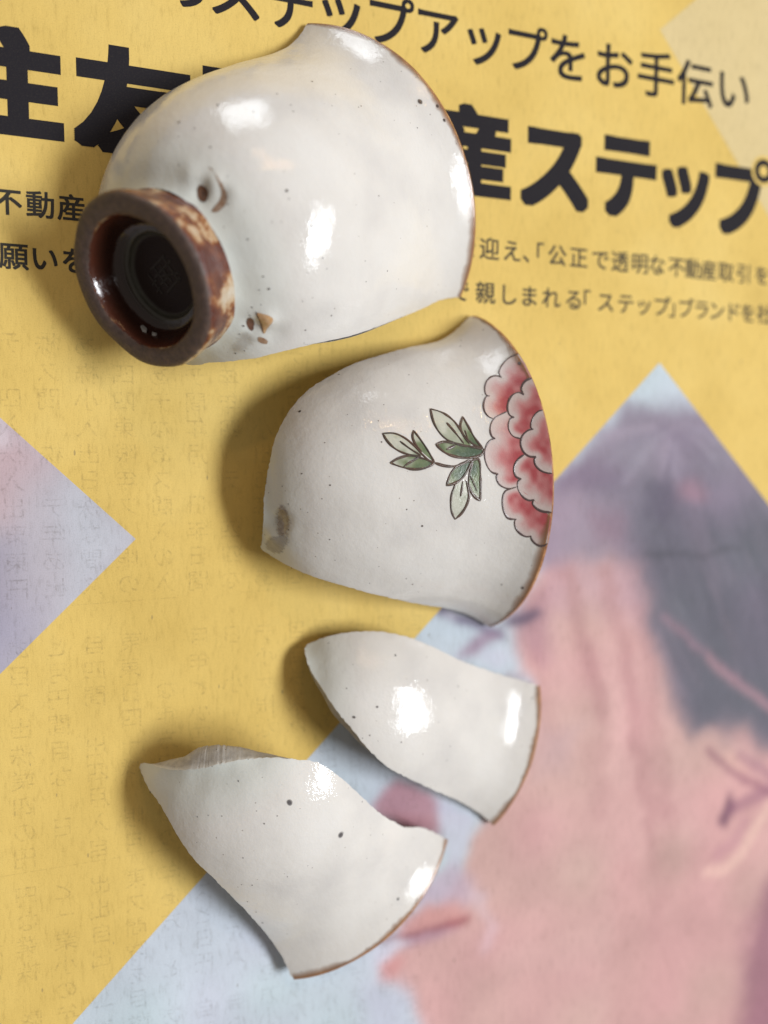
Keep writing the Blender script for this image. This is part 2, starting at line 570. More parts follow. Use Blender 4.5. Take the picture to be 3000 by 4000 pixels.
def paint_face(P):
    W = warp(warp(P, 2.2, .22, 11), 1.2, .7, 51); W2 = warp(P, .7, .5, 23)
    G = lambda pts: PX(np.array(pts, float) * 1.1755 + [1500, 1400])
    C = np.tile(lin(196, 206, 215), (len(P), 1)).astype(float)

    def lay(mask, colr):
        nonlocal C
        C = C * (1 - mask[:, None]) + np.asarray(colr, float) * mask[:, None]
    # skin
    lay(soft(W2, G([(440, 930), (470, 780), (560, 660), (760, 560), (1300, 800), (1500, 1400), (1500, 2500), (140, 2500), (120, 2200), (80, 2110), (10, 2070), (-20, 2010), (60, 1900), (140, 1830), (215, 1780), (262, 1690), (285, 1600),
                    (330, 1530), (480, 1300), (500, 1080), (450, 1030)]), 1.1), lin(207, 167, 162))
    lay(.7 * soft(W, G([(560, 640), (880, 640), (900, 900), (760, 840), (620, 820), (480, 900)]), 2.8), lin(190, 154, 164))
    for ln, w, a in (([(600, 740), (650, 880), (690, 1010), (715, 1200)], .7, .55), ([(740, 720), (790, 930), (830, 1180), (870, 1450), (895, 1680)], .8, .5), ([(850, 830), (880, 1050), (905, 1300), (930, 1500)], .9, .4), ([(520, 820), (520, 980)], 1.0, .45),
                     ([(960, 1500), (930, 1700), (900, 1900)], 1.2, .3), ([(700, 1300), (720, 1500)], 1.0, .25)):
        lay(a * stroke(W, G(ln), w, 2.0), lin(178, 134, 134))
    for ln, w, a in (([(570, 900), (590, 1100), (600, 1180)], .9, .5), ([(740, 960), (770, 1200), (790, 1400)], .9, .45), ([(860, 1100), (840, 1000)], .6, .3), ([(420, 2000), (700, 1950)], 3.0, .35), ([(560, 1480), (640, 1700)], 2.0, .25)):
        lay(a * stroke(W, G(ln), w, 2.2), lin(216, 178, 172))
    lay(.5 * soft(W, G([(755, 1690), (1100, 1600), (1300, 1700), (1300, 2400), (750, 2400)]), 1.8), lin(194, 152, 148))
    lay(.8 * soft(W, G([(1210, 1900), (1260, 1760), (1500, 1600), (1500, 2400), (1150, 2400)]), 3.2), lin(146, 100, 116))
    lay(.25 * soft(W, G([(505, 1220), (640, 1220), (620, 1370), (500, 1400)]), 2.2), lin(176, 158, 172))
    # ear
    lay(.45 * soft(W2, G([(1060, 1280), (1200, 1220), (1400, 1300), (1400, 1700), (1150, 1700), (1040, 1500)]), 2.5), lin(208, 162, 158))
    lay(.7 * soft(W2, G([(1120, 1310), (1190, 1310), (1230, 1375), (1180, 1385)]), .8), lin(218, 174, 164))
    lay(.75 * stroke(W2, G([(1075, 1300), (1170, 1385), (1290, 1440)]), .25, 1.0), lin(140, 94, 110))
    lay(.55 * stroke(W2, G([(1180, 1320), (1290, 1390)]), .5, 1.4), lin(146, 104, 122))
    lay(.55 * stroke(W2, G([(1100, 1225), (1200, 1260), (1290, 1340)]), .5, 1.2), lin(206, 158, 156))
    lay(.75 * stroke(W2, G([(1072, 1708), (1130, 1700), (1190, 1645), (1235, 1560), (1290, 1470)]), .55, 1.2), lin(224, 188, 174))
    lay(.5 * stroke(W2, G([(1110, 1650), (1170, 1600), (1200, 1540)]), .5, 1.6), lin(180, 134, 142))
    lay(.85 * soft(W2, G([(1148, 1435), (1168, 1490), (1132, 1558), (1108, 1548), (1132, 1490)]), .45), lin(106, 72, 94))
    lay(.6 * stroke(W2, G([(1165, 1495), (1220, 1465), (1290, 1430)]), .7, 1.5), lin(142, 100, 118))
    # hair
    lay(.94 * soft(W, G([(560, 400), (680, 300), (800, 152), (1060, 150), (1500, 600), (1500, 1280), (1290, 1290), (1200, 1210), (1110, 1220), (1045, 1250), (990, 1150), (940, 1010), (895, 900), (885, 800), (860, 690), (760, 640), (640, 660), (540, 700), (480, 660), (500, 480)]), 1.8), lin(138, 125, 141))
    lay(.6 * soft(W, G([(560, 470), (640, 440), (780, 470), (830, 560), (800, 640), (660, 680), (540, 690), (500, 560)]), 1.8), lin(174, 155, 170))
    lay(.6 * soft(W, G([(690, 520), (790, 500), (830, 560), (780, 620), (720, 590)]), 1.3), lin(160, 126, 142))
    lay(.7 * soft(W, G([(580, 400), (680, 340), (820, 370), (840, 420), (700, 440), (590, 440)]), 1.4), lin(128, 112, 132))
    lay(.55 * soft(W, G([(700, 470), (800, 380), (960, 330), (1100, 330), (1290, 440), (1500, 700), (1500, 1290), (1290, 1300), (1100, 1240), (1000, 1200), (920, 1010), (860, 860), (840, 740), (780, 640)]), 3.2), lin(116, 110, 124))
    lay(.85 * soft(W, G([(850, 540), (880, 430), (960, 430), (1010, 490), (1120, 520), (1290, 490), (1500, 700), (1500, 1290), (1290, 1285), (1200, 1205), (1110, 1215), (1045, 1240), (995, 1150), (945, 1010), (900, 900), (890, 800), (900, 740), (862, 660)]), 3.0), lin(100, 99, 110))
    lay(.5 * soft(W, G([(950, 420), (1020, 390), (1080, 430), (1060, 475), (980, 465)]), 1.0), lin(166, 128, 140))
    lay(.6 * soft(W, G([(870, 440), (940, 410), (970, 470), (930, 540), (880, 520)]), 1.1), lin(98, 92, 108))
    rs = random.Random(3)
    for k in range(70):                                             # fine strands from the parting
        a = rs.uniform(-2.9, -.2) + math.pi; r0 = rs.uniform(20, 110); r1 = r0 + rs.uniform(60, 200); cx, cy = 960, 215
        x0, y0 = cx + math.cos(a) * r0, cy + abs(math.sin(a)) * r0 * .8; x1, y1 = cx + math.cos(a) * r1 * 1.2, cy + abs(math.sin(a)) * r1 * .8
        lay(rs.uniform(.12, .38) * stroke(W2, G([(x0, y0), ((x0 + x1) / 2, (y0 + y1) / 2 - 8), (x1, y1)]), .06, rs.uniform(.3, .8)), rs.choice([lin(176, 168, 184), lin(116, 104, 124), lin(166, 152, 168)]))
    for k in range(60):                                             # strands falling past the ear
        x0 = rs.uniform(860, 1260); y0 = rs.uniform(380, 900); dx = rs.uniform(40, 200)
        lay(rs.uniform(.12, .35) * stroke(W2, G([(x0, y0), (x0 + dx * .4, y0 + 120), (x0 + dx, y0 + 260)]), .06, rs.uniform(.3, .9)), rs.choice([lin(126, 122, 134), lin(82, 84, 92), lin(140, 126, 140)]))
    lay(.6 * stroke(W2, G([(930, 860), (1010, 930), (1140, 1040), (1290, 1160)]), .25, .9), lin(160, 126, 140))
    lay(.6 * stroke(W2, G([(1080, 1000), (1180, 1085), (1290, 1165)]), .45, .7), lin(176, 136, 146))
    lay(.75 * stroke(W2, G([(860, 648), (905, 652), (960, 645), (1050, 657), (1090, 652), (1130, 632), (1190, 630)]), .10, .32), lin(62, 64, 68))
    # brow, eye, glasses
    lay(.55 * soft(W, G([(400, 820), (540, 780), (570, 900), (540, 1010), (440, 960)]), 1.8), lin(178, 138, 150))
    lay(.92 * soft(W2, G([(380, 895), (430, 850), (505, 828), (528, 850), (480, 882), (420, 892)]), .5), lin(98, 86, 108))
    lay(.9 * stroke(W2, G([(160, 828), (220, 850), (300, 880), (390, 925)]), .55, .7), lin(118, 104, 130))
    lay(.8 * stroke(W2, G([(205, 846), (232, 858)]), .15, .35), lin(208, 204, 216))
    lay(.85 * soft(W2, G([(240, 1000), (290, 930), (350, 905), (395, 925), (350, 950), (300, 990)]), .6), lin(160, 132, 152))
    lay(.85 * soft(W2, G([(310, 1000), (340, 965), (400, 965), (420, 1000), (370, 1040)]), .6), lin(202, 204, 218))
    lay(.7 * stroke(W2, G([(410, 1050), (460, 1062)]), .15, .5), lin(140, 92, 98))
    # nose
    lay(.95 * soft(W2, G([(-40, 1480), (42, 1392), (100, 1420), (185, 1462), (196, 1565), (60, 1560), (-20, 1530)]), .5), lin(180, 136, 146))
    lay(.8 * soft(W2, G([(20, 1510), (120, 1530), (192, 1560), (190, 1600), (60, 1590)]), 1.0), lin(150, 100, 108))
    lay(.92 * soft(W2, G([(172, 1455), (300, 1525), (288, 1590), (262, 1650), (240, 1735), (215, 1700), (195, 1600)]), .7), lin(198, 196, 212))
    # lips and mouth
    lay(.8 * soft(W, G([(120, 1760), (220, 1690), (290, 1740), (330, 1800), (250, 1830), (110, 1820)]), 1.2), lin(188, 168, 184))
    lay(.8 * soft(W2, G([(60, 1870), (140, 1815), (240, 1815), (285, 1840), (260, 1880), (130, 1905), (40, 1915)]), .8), lin(204, 150, 146))
    lay(.6 * soft(W2, G([(60, 1915), (200, 1890), (250, 1890), (180, 1925), (70, 1960)]), .6), lin(162, 130, 156))
    lay(.95 * stroke(W2, G([(0, 1935), (80, 1912), (160, 1895), (230, 1880), (276, 1858)]), .14, .42), lin(132, 66, 78))
    lay(.7 * stroke(W2, G([(215, 1880), (276, 1860)]), .3, .6), lin(156, 84, 90))
    lay(.85 * soft(W2, G([(-40, 1960), (40, 1932), (95, 1935), (50, 1965), (0, 2010), (-40, 2030)]), .45), lin(204, 206, 218))
    lay(.6 * soft(W2, G([(-10, 2020), (40, 1985), (70, 2000), (30, 2060), (-10, 2070)]), .8), lin(202, 140, 138))
    lay(.5 * stroke(W, G([(300, 1790), (345, 1880), (330, 1960)]), .4, 1.4), lin(214, 188, 194))
    lay(.65 * soft(W, G([(-60, 2080), (70, 2110), (110, 2250), (-60, 2500)]), 2.0), lin(192, 192, 210))
    n = vnoise(P, .14, 5); n2 = vnoise(P, .5, 6); n3 = vnoise(P * [2.2, .35], 1.0, 8)
    C = C * (1 + np.array([.05, -.01, .03]) * (vnoise(P, .1, 15) - .5)[:, None] * 2)
    C = C * (0.865 + .12 * n + .06 * n2 + .05 * n3)[:, None]
    return C


apex = PX([(2576, 1417)])[0]
panel("printed_photo", apex, np.array([-1, -1]) * 122, np.array([1, -1]) * 112, 400, 370, paint_face, "faded pink and grey printed photo of a face in a diamond")


def paint_left(P):
    W = warp(P, 3.0, .12, 31)
    C = np.tile(lin(186, 180, 188), (len(P), 1)).astype(float)

    def lay(mask, colr):
        nonlocal C
        C = C * (1 - mask[:, None]) + np.asarray(colr) * mask[:, None]
    lay(.6 * soft(W, PX([(260, 1850), (330, 1900), (560, 2105), (330, 2320), (250, 2400), (270, 2100)]), 2.0), lin(196, 201, 210))
    lay(.6 * soft(W, PX([(-100, 1500), (40, 1660), (150, 1780), (80, 1920), (30, 2050), (-100, 2050)]), 3.0), lin(196, 158, 160))
    lay(.6 * stroke(W, PX([(-10, 1640), (5, 1760)]), .3, 1.2), lin(220, 212, 220))
    lay(.75 * soft(W, PX([(-200, 2150), (40, 2130), (70, 2350), (60, 2480), (-200, 2800)]), 3.5), lin(142, 134, 156))
    lay(.5 * soft(W, PX([(-200, 2400), (160, 2380), (130, 2500), (-200, 2800)]), 2.5), lin(170, 166, 186))
    C = C * (.95 + .07 * vnoise(P, .2, 41) + .03 * vnoise(P, .8, 42))[:, None]
    return C


lc = PX([(530, 2105.6)])[0]
panel("printed_photo", lc, np.array([-1, 1]) * 60, np.array([-1, -1]) * 60, 200, 200, paint_left, "pale lavender printed photo corner, a diamond tip pointing inward")
cc = np.array([53.0, 87.2])
build("printed_diamond", np.array([(cc[0], cc[1], Z1), (cc[0] + 50, cc[1] - 58, Z1), (cc[0] + 108, cc[1] - 8, Z1), (cc[0] + 58, cc[1] + 50, Z1)]), np.array([(0, 1, 2, 3)]), M_CREAM, news, smooth=False)

_glyphs = {}


def glyph(ch, bold):
    key = (ch, bold)
    if key not in _glyphs:
        cu = bpy.data.curves.new("glyph", 'FONT'); cu.body = ch; cu.size = 1.0; cu.offset = bold; cu.resolution_u = 6
        ob = bpy.data.objects.new("glyph", cu); col.objects.link(ob)
        dg = bpy.context.evaluated_depsgraph_get()
        me = ob.evaluated_get(dg).to_mesh()
        me.calc_loop_triangles()
        v = np.array([x.co[:2] for x in me.vertices]).reshape(-1, 2)
        f = np.array([t.vertices[:] for t in me.loop_triangles], int).reshape(-1, 3)
        ob.evaluated_get(dg).to_mesh_clear()
        bpy.data.objects.remove(ob); bpy.data.curves.remove(cu)
        _glyphs[key] = (v, f)
    return _glyphs[key]


class Line:
    def __init__(self):
        self.v, self.f, self.n = [], [], 0

    def add(self, v, f, z=0.0):
        self.v.append(np.column_stack([v, np.full(len(v), z)])); self.f.append(f + self.n); self.n += len(v)

    def fat(self, v, f, d):                                           # heavier stroke: the letter laid over itself, shifted
        if d <= 0:
            return self.add(v, f)
        k = 0; st = np.linspace(-1, 1, 3 if d < .3 else 7)
        for i in st:
            for j in st:
                self.add(v + [i * d, j * d], f, k * .0002); k += 1

    def box(self, ch, x0, x1, y0, y1, bold):                          # glyph stretched to its printed extent
        v, f = glyph(ch, 0)
        if not len(v):
            return
        lo, hi = v.min(0), v.max(0); d = bold * (y1 - y0)
        self.fat((v - lo) / np.maximum(hi - lo, 1e-6) * [x1 - x0 - 2 * d, y1 - y0 - 2 * d] + [x0 + d, y0 + d], f, d)

    def em(self, ch, cx, y0, size, bold, mirror=False, sx=1.0):        # glyph in its em square, centred on cx
        v, f = glyph(ch, 0)
        if not len(v):
            return
        q = (v - [.5, -.12]) * size * [sx, 1]
        if mirror:
            q = q * [-1, 1]; f = f[:, ::-1]
        self.fat(q + [cx, y0], f, bold * size)

    def done(self, name, mat, z=Z2, label=None):
        V = np.vstack(self.v); V[:, 2] += z
        o = build(name, V, np.vstack(self.f), mat, news, smooth=False)
        if label:
            tag(o, label)
        return o


zR = lambda p: np.array(p, float) * .8439 + [1600, 350]
hd = Line(); B = .050
for ch, x0, x1, y0, y1 in (("住", -64.6, -48.2, 53.7, 69.0), ("友", -46.95, -30.1, 53.4, 68.7), ("不", -29.1, -12.6, 53.2, 67.9), ("動", -11.6, 5.2, 53.2, 68.4), ("産", 6.3, 23.1, 53.2, 68.6),
                           ("ス", 24.9, 38.6, 53.0, 66.6), ("テ", 40.0, 53.0, 53.0, 67.2), ("ッ", 54.2, 65.0, 52.3, 63.6), ("フ", 66.3, 77.6, 52.2, 65.2)):
    hd.box(ch, x0, x1, y0, y1, B if ch not in "産動" else .042)
rc_ = PX([zR((1638, 378))])[0]; th_ = np.linspace(0, 2 * math.pi, 49)[:-1]; cs = np.column_stack([np.cos(th_), np.sin(th_)])
hd.add(np.vstack([rc_ + cs * 2.25, rc_ + cs * 1.05]), np.vstack([np.column_stack([np.arange(48), (np.arange(48) + 1) % 48, np.arange(48) + 48]), np.column_stack([(np.arange(48) + 1) % 48, (np.arange(48) + 1) % 48 + 48, np.arange(48) + 48])]), .03)
halo = Line(); halo.add(np.vstack([rc_ + cs * 2.9, rc_[None]]), np.column_stack([np.arange(48), (np.arange(48) + 1) % 48, np.full(48, 48)]))
halo.done("letter_halo", M_YELLOW, Z2 + .02)
hd.done("printed_headline", M_INK, label="large bold black headline lettering")

tp = Line()
for ch, cx, y0 in (("ま", -48.2, 75.4), ("い", -40, 75.4), ("の", -31.6, 75.2), ("ス", -23.6, 75.0), ("テ", -15.4, 74.9), ("ッ", -7.2, 75.0), ("プ", .9, 75.2), ("ア", 9.2, 75.0), ("ッ", 17.7, 74.9),
                   ("プ", 25.6, 75.0), ("を", 34.0, 74.9), ("お", 43.3, 74.9), ("手", 52.4, 74.9), ("伝", 61.2, 74.6), ("い", 70.0, 74.9)):
    tp.em(ch, cx, y0, 8.6 if ch not in "ッ" else 9.0, .013)
tp.done("printed_slogan", M_INK, label="medium black slogan lettering above the headline")

for row, y_, nm in (((("不", -55.9), ("動", -51.6), ("産", -47.5), ("を", 14.9), ("迎", 19.1), ("え", 23.4), ("、", 27.4), ("「", 27.8), ("公", 32.4), ("正", 36.8), ("で", 41.3), ("透", 45.5), ("明", 49.8), ("な", 53.6), ("不", 58.0), ("動", 61.8),
               ("産", 65.5), ("取", 69.5), ("引", 73.8), ("を", 78.3), ("通", 82.6)), 43.1, 'upper'), ((("願", -55.3), ("い", -51.3), ("を", -47.2), ("で", 13.6), ("親", 18.4), ("し", 22.8), ("ま", 26.9), ("れ", 31.3), ("る", 35.9), ("「", 37.5), ("ス", 42.6), ("テ", 46.9), ("ッ", 50.9), ("プ", 54.8), ("」", 58.4),
               ("ブ", 60.3), ("ラ", 64.0), ("ン", 67.6), ("ド", 71.4), ("を", 75.2), ("社", 79.2), ("会", 83.4)), 35.6, 'lower')):
    for side in (-1, 1):
        cp = Line()
        for ch, cx in row:
            if cx * side > 0:
                cp.em(ch, cx, y_, 3.95, .017 if cx < 0 else .010)
        cp.done("printed_caption", M_GREYINK)

gh = Line(); chars = "目自隊限株あなとステー方円東四入間出人業小の年日月"
for k in range(14):                                                   # mirrored columns of the reverse side showing through
    x = -61.5 + 5.15 * k
    for top, bot in ((27.0, -9.5), (-17.5, -50.0), (-55.0, -92.0)):
        y = top
        while y > bot:
            if random.random() < .88:
                gh.em(random.choice(chars), x + random.uniform(-.1, .1), y - 3.3, 3.5, 0, mirror=True)
            y -= 3.95
for y, xa, xb in ((-13.0, -49.0, -33.0), (-12.4, -24.0, -9.0), (-53.0, -60.0, -20.0)):
    gh.add(np.array([(xa, y), (xb, y + .35), (xb, y + .49), (xa, y + .13)]), np.array([(0, 1, 2), (0, 2, 3)]))
gh.done("show_through_text", M_GHOST, Z3, "faint mirrored lettering showing through from the reverse side")


# ------------------------------------------------------------------ decals on the glaze
def decal(name, pose, poly_us, mat, parent, base, color_fn, step=.25, off=.03):
    """thin painted patch on the cup wall: outline in (U, s)"""
    poly = np.asarray(poly_us, float)
    lo, hi = poly.min(0), poly.max(0)
    gx, gy = np.meshgrid(np.arange(lo[0], hi[0], step), np.arange(lo[1], hi[1], step))
    g = np.column_stack([gx.ravel(), gy.ravel()])
    if len(g):
        g = g[inside(g, poly)]
        if len(g):
            g = g[seg_dist(g, np.vstack([poly, poly[:1]])) > step * .45]
    pts = [Vector(p) for p in poly] + [Vector(p) for p in g]
    r = delaunay_2d_cdt(pts, [], [list(range(len(poly)))], 1, 1e-5)
    P = np.array([v[:] for v in r[0]]); f = np.array([t[:] for t in r[2] if len(t) == 3], int).reshape(-1, 3)
    if not len(f):
        return None
    V, N, T, C = pose.at(P[:, 0], P[:, 1], off)
    fn = np.cross(V[f[:, 1]] - V[f[:, 0]], V[f[:, 2]] - V[f[:, 0]])
    flip = (fn * N[f[:, 0]]).sum(1) < 0
    f[flip] = f[flip][:, ::-1]
    colr, al = color_fn(P)
    return build(name, V, f, mat, parent, base, {"col": np.column_stack([colr, np.ones(len(P))]), "alpha": al, "cup": C})


def spot(pose, px, r, parent, base, c=(.045, .038, .036), name="iron_spot", asp=1.0):
    u, s = pose.hit([px]); ph = np.linspace(0, 2 * math.pi, 15)[:-1]
    rr = r * (1 + .22 * rng.standard_normal(14).cumsum() / 4)
    rr = np.clip(rr, r * .6, r * 1.5); rot = rng.uniform(0, 3)
    e = np.stack([rr * np.cos(ph), rr * asp * np.sin(ph)], -1) @ np.array([[math.cos(rot), math.sin(rot)], [-math.sin(rot), math.cos(rot)]])
    poly = np.column_stack([u + e[:, 0], s + e[:, 1]])
    poly[:, 1] = np.minimum(poly[:, 1], S_RIM - .5)
    ctr = np.array([u[0], s[0]])

    def cf(P):
        d = np.linalg.norm(P - ctr, axis=1) / r
        return np.tile(np.array(c), (len(P), 1)), np.clip(1.35 - d, .12, 1)
    return decal(name, pose, poly, M_SPOT, parent, base, cf, step=max(r * .35, .05), off=.045)


def ribbon(lines, pose, width, height):
    Vs, Fs, Cs, n = [], [], [], 0
    for L in lines:
        L = resample(chaikin(L, 2), max(8, int(np.linalg.norm(np.diff(L, axis=0), axis=1).sum() / .22)), closed=False)
        t = np.gradient(L, axis=0); t /= np.linalg.norm(t, axis=1)[:, None] + 1e-9
        nrm = np.stack([-t[:, 1], t[:, 0]], -1)
        w = width * (.55 + .9 * vnoise(L, .9, 3)) * np.clip(np.minimum(np.arange(len(L)) + 1.5, len(L) + .5 - np.arange(len(L))) / 3.0, .35, 1)
        rows = []
        for k, hgt in ((-1, 0), (-.5, .8), (0, 1), (.5, .8), (1, 0)):
            Q = L + nrm * (w * k)[:, None]
            Vq, N, T, C = pose.at(Q[:, 0], np.minimum(Q[:, 1], S_RIM - .02), .035 + height * hgt)
            rows.append((Vq, C))
        V = np.vstack([r[0] for r in rows]); Vs.append(V); Cs.append(np.vstack([r[1] for r in rows]))
        Fs.append(grid_faces(5, len(L), flip=True) + n); n += len(V)
    return np.vstack(Vs), np.vstack(Fs), np.vstack(Cs)


def thickness(s):
    return np.interp(np.interp(s, PS, PH), [0, 9, 15, 24, 38, 46], [2.8, 2.8, 2.4, 2.1, 1.8, 1.5])


def edge_strips(pose, Bd, is_rim, parent, base, nrow=7, flares=()):
    """the lip (rounded, iron brown) and the rough broken faces round a piece; Bd closed boundary (U, s)"""
    n = len(Bd); U, s = Bd[:, 0], Bd[:, 1]
    Po, N, T, C = pose.at(U, s)
    th = thickness(s)
    # outward direction in the surface, for the bulge of the lip
    dB = np.roll(Po, -1, 0) - np.roll(Po, 1, 0)
    out = np.cross(dB, N); out /= np.linalg.norm(out, axis=1)[:, None] + 1e-9
    sgn = np.sign(np.median((T * out).sum(1)[is_rim]))
    out = out * sgn
    kr = np.hanning(43)[1:-1]; kr /= kr.sum()
    sm_ = np.stack([np.convolve(np.concatenate([out[-20:, q], out[:, q], out[:20, q]]), kr, 'valid') for q in range(3)], -1)
    out = np.where(is_rim[:, None], out, sm_ / (np.linalg.norm(sm_, axis=1)[:, None] + 1e-9))
    flare = np.zeros(n)
    for px, amt, sg in flares:
        fu, fs = pose.hit([px]); p3 = pose.at(fu, fs)[0][0]; flare += amt * np.exp(-((Po - p3) ** 2).sum(1) / (2 * sg * sg))
    Psm = np.stack([np.convolve(np.concatenate([Po[-20:, q], Po[:, q], Po[:20, q]]), kr, 'valid') for q in range(3)], -1)
    Psm = np.where(is_rim[:, None] | (np.linalg.norm(Psm - Po, axis=1) > .6)[:, None], Po, Psm)
    rows, cc, ed = [], [], []
    arc = np.concatenate([[0], np.cumsum(np.linalg.norm(np.diff(Po, axis=0), axis=1))])
    for k in range(nrow):
        w = k / (nrow - 1); q = 2 * w - 1
        bul = np.where(is_rim, .42 * np.sqrt(max(0, 1 - q * q)), 0)
        rough = np.where(is_rim, 0, (0 if k in (0, nrow - 1) else 1) * (.05 * np.sin(arc * .9 + k * .4) + .02 * np.sin(arc * 1.3 - .8 * k) + .04 * (vnoise(np.column_stack([arc, np.full(n, k * .7)]), 1.4, 9) - .5)))
        slope = np.where(is_rim, 0, .25 * th * np.sin(arc * .21 + 1) * w)
        rows.append(Po + (Psm - Po) * min(1.0, w * 6) - N * (th * w)[:, None] + out * (bul + rough + (flare * math.sin(w * 1.57) - .10 * w * th) * (~is_rim))[:, None])
        cc.append(rows[-1].copy())
        ed.append(np.where(is_rim, max(0, (w - .75) * 4), max(0, 1 - w * nrow * .95) * .9))
    Vt = np.vstack(rows); Ct = np.vstack(cc); E = np.concatenate(ed)
    f = grid_faces(nrow, n, wrap=True)
    sel = is_rim[f[:, 0] % n] & is_rim[f[:, 1] % n]
    objs = []
    for nm, m, ff in (("rim", M_RIM, f[sel]), ("broken_edge", M_FRAC, f[~sel])):
        used = np.unique(ff); mp = np.full(len(Vt), -1); mp[used] = np.arange(len(used))
        # orient outward
        g = mp[ff]
        V2 = Vt[used]
        objs.append(build(nm, V2, g, m, parent, base, {"cup": Ct[used], "edge": E[used]}))
    return Vt[(nrow - 1) * n:], objs


def rim_band(pose, Bd, is_rim, parent, base):
    """iron-brown glaze fading in over the last half millimetre below the lip"""
    idx = np.where(is_rim)[0]
    start = idx[np.where(np.diff(np.concatenate([[idx[0] - 5], idx])) > 1)[0][-1]] if (idx[0] == 0 and idx[-1] == len(Bd) - 1) else idx[0]
    seq = [(start + k) % len(Bd) for k in range(len(idx))]
    U = Bd[seq, 0]; k = 5
    V, C, A = [], [], []
    wd = .45 + 1.6 * np.clip(vnoise(np.column_stack([U, U * 0 + 3]), .28, 17) - .38, 0, 1) + .35 * vnoise(np.column_stack([U, U * 0]), 1.7, 18)
    for j in range(k):
        w = j / (k - 1)
        Vq, N, T, Cq = pose.at(U, Bd[seq, 1] - wd * w, .02)
        V.append(Vq); C.append(Cq); A.append(np.full(len(U), (1 - w) ** 1.1 * .95))
    V, C, A = np.vstack(V), np.vstack(C), np.concatenate(A)
    nn = vnoise(np.column_stack([C[:, 0] + C[:, 1], C[:, 2]]), 1.3, 5)
    colr = np.array([.40, .19, .07]) * (1 - nn[:, None] * .6) + np.array([.12, .05, .02]) * nn[:, None] * .6
    return build("rim_stain", V, grid_faces(k, len(U)), M_SPOT, parent, base, {"col": np.column_stack([colr, np.ones(len(V))]), "alpha": A, "cup": C})


def boundary(pose, rim_px, rest_px, n, rough=.05, smooth_it=1):
    """closed outline of a shard in (U, s); rim points are put on the lip"""
    u, s = pose.hit(rim_px); s[:] = S_RIM - .40
    rim = np.column_stack([u, s])
    u, s = pose.hit(rest_px)
    rest = np.column_stack([u, np.minimum(s, S_RIM - .40)])
    # unwrap U
    allp = np.vstack([rim, rest]); allp[:, 0] = np.unwrap(allp[:, 0] / UREF) * UREF
    rim, rest = allp[:len(rim)], allp[len(rim):]
    lr = np.linalg.norm(np.diff(rim, axis=0), axis=1).sum(); rest_full = np.vstack([rim[-1:], rest, rim[:1]])
    rest_full = chaikin(rest_full, smooth_it)
    ls = np.linalg.norm(np.diff(rest_full, axis=0), axis=1).sum()
    nr = int(n * lr / (lr + ls))
    a = resample(rim, nr, closed=False); b = resample(rest_full, n - nr + 2, closed=False)[1:-1]
    j = vnoise(np.column_stack([np.arange(len(b)) * .23, np.zeros(len(b))]), 1.0, 77) - .5
    j2 = vnoise(np.column_stack([np.arange(len(b)) * .9, np.ones(len(b))]), 1.0, 78) - .5
    t = np.gradient(b, axis=0); t /= np.linalg.norm(t, axis=1)[:, None] + 1e-9
    b = b + np.stack([-t[:, 1], t[:, 0]], -1) * ((j * 2.2 + j2) * rough)[:, None]
    Bd = np.vstack([a, b]); is_rim = np.zeros(len(Bd), bool); is_rim[:len(a)] = True
    return Bd, is_rim


def wall_mesh(pose, Bd, ctr, nr, parent, base, inner_pts, ninner=14):
    """outer and inner glazed faces of a shard"""
    n = len(Bd)
    rho = np.linspace(0.004, 1, nr)[:, None, None]
    kr = np.hanning(27)[1:-1]; kr /= kr.sum()
    Bs = np.stack([np.convolve(np.concatenate([Bd[-12:, q], Bd[:, q], Bd[:12, q]]), kr, 'valid') for q in range(2)], -1)
    G = ctr + rho * (Bs[None] - ctr) + rho ** 9 * (Bd - Bs)[None]
    U, s = G[..., 0].ravel(), G[..., 1].ravel()
    V, N, T, C = pose.at(U, s)
    f = grid_faces(nr, n, wrap=True)
    a = V[f[:, 0]]; fn = np.cross(V[f[:, 1]] - a, V[f[:, 3]] - a)
    if np.median((fn * N[f[:, 0]]).sum(1)) < 0:
        f = f[:, ::-1]; flipped = True
    else:
        flipped = False
    outer = build("outer_wall", V, f, M_GLAZE, parent, base, {"cup": C}, normals=pose.normal(U, s))
    # inner face
    rho = np.linspace(0.01, 1, ninner)[:, None, None]
    G = ctr + rho * (Bd[None] - ctr); U, s = G[..., 0].ravel(), G[..., 1].ravel()
    P, N, T, C = pose.at(U, s)
    Vi = P - N * thickness(s)[:, None]
    Vi[-n:] = inner_pts
    f2 = grid_faces(ninner, n, wrap=True, flip=not flipped)
    inner = build("inner_wall", Vi, f2, M_INNER, parent, base, {"cup": C})
    return outer, inner


def floor_clear(root):
    bpy.context.view_layer.update()
    lo = 1e9
    for o in [root] + list(root.children):
        if o.type == 'MESH':
            co = np.empty(len(o.data.vertices) * 3, np.float32); o.data.vertices.foreach_get("co", co)
            lo = min(lo, co.reshape(-1, 3)[:, 2].min() + root.location.z)
    return lo


GROUP = None


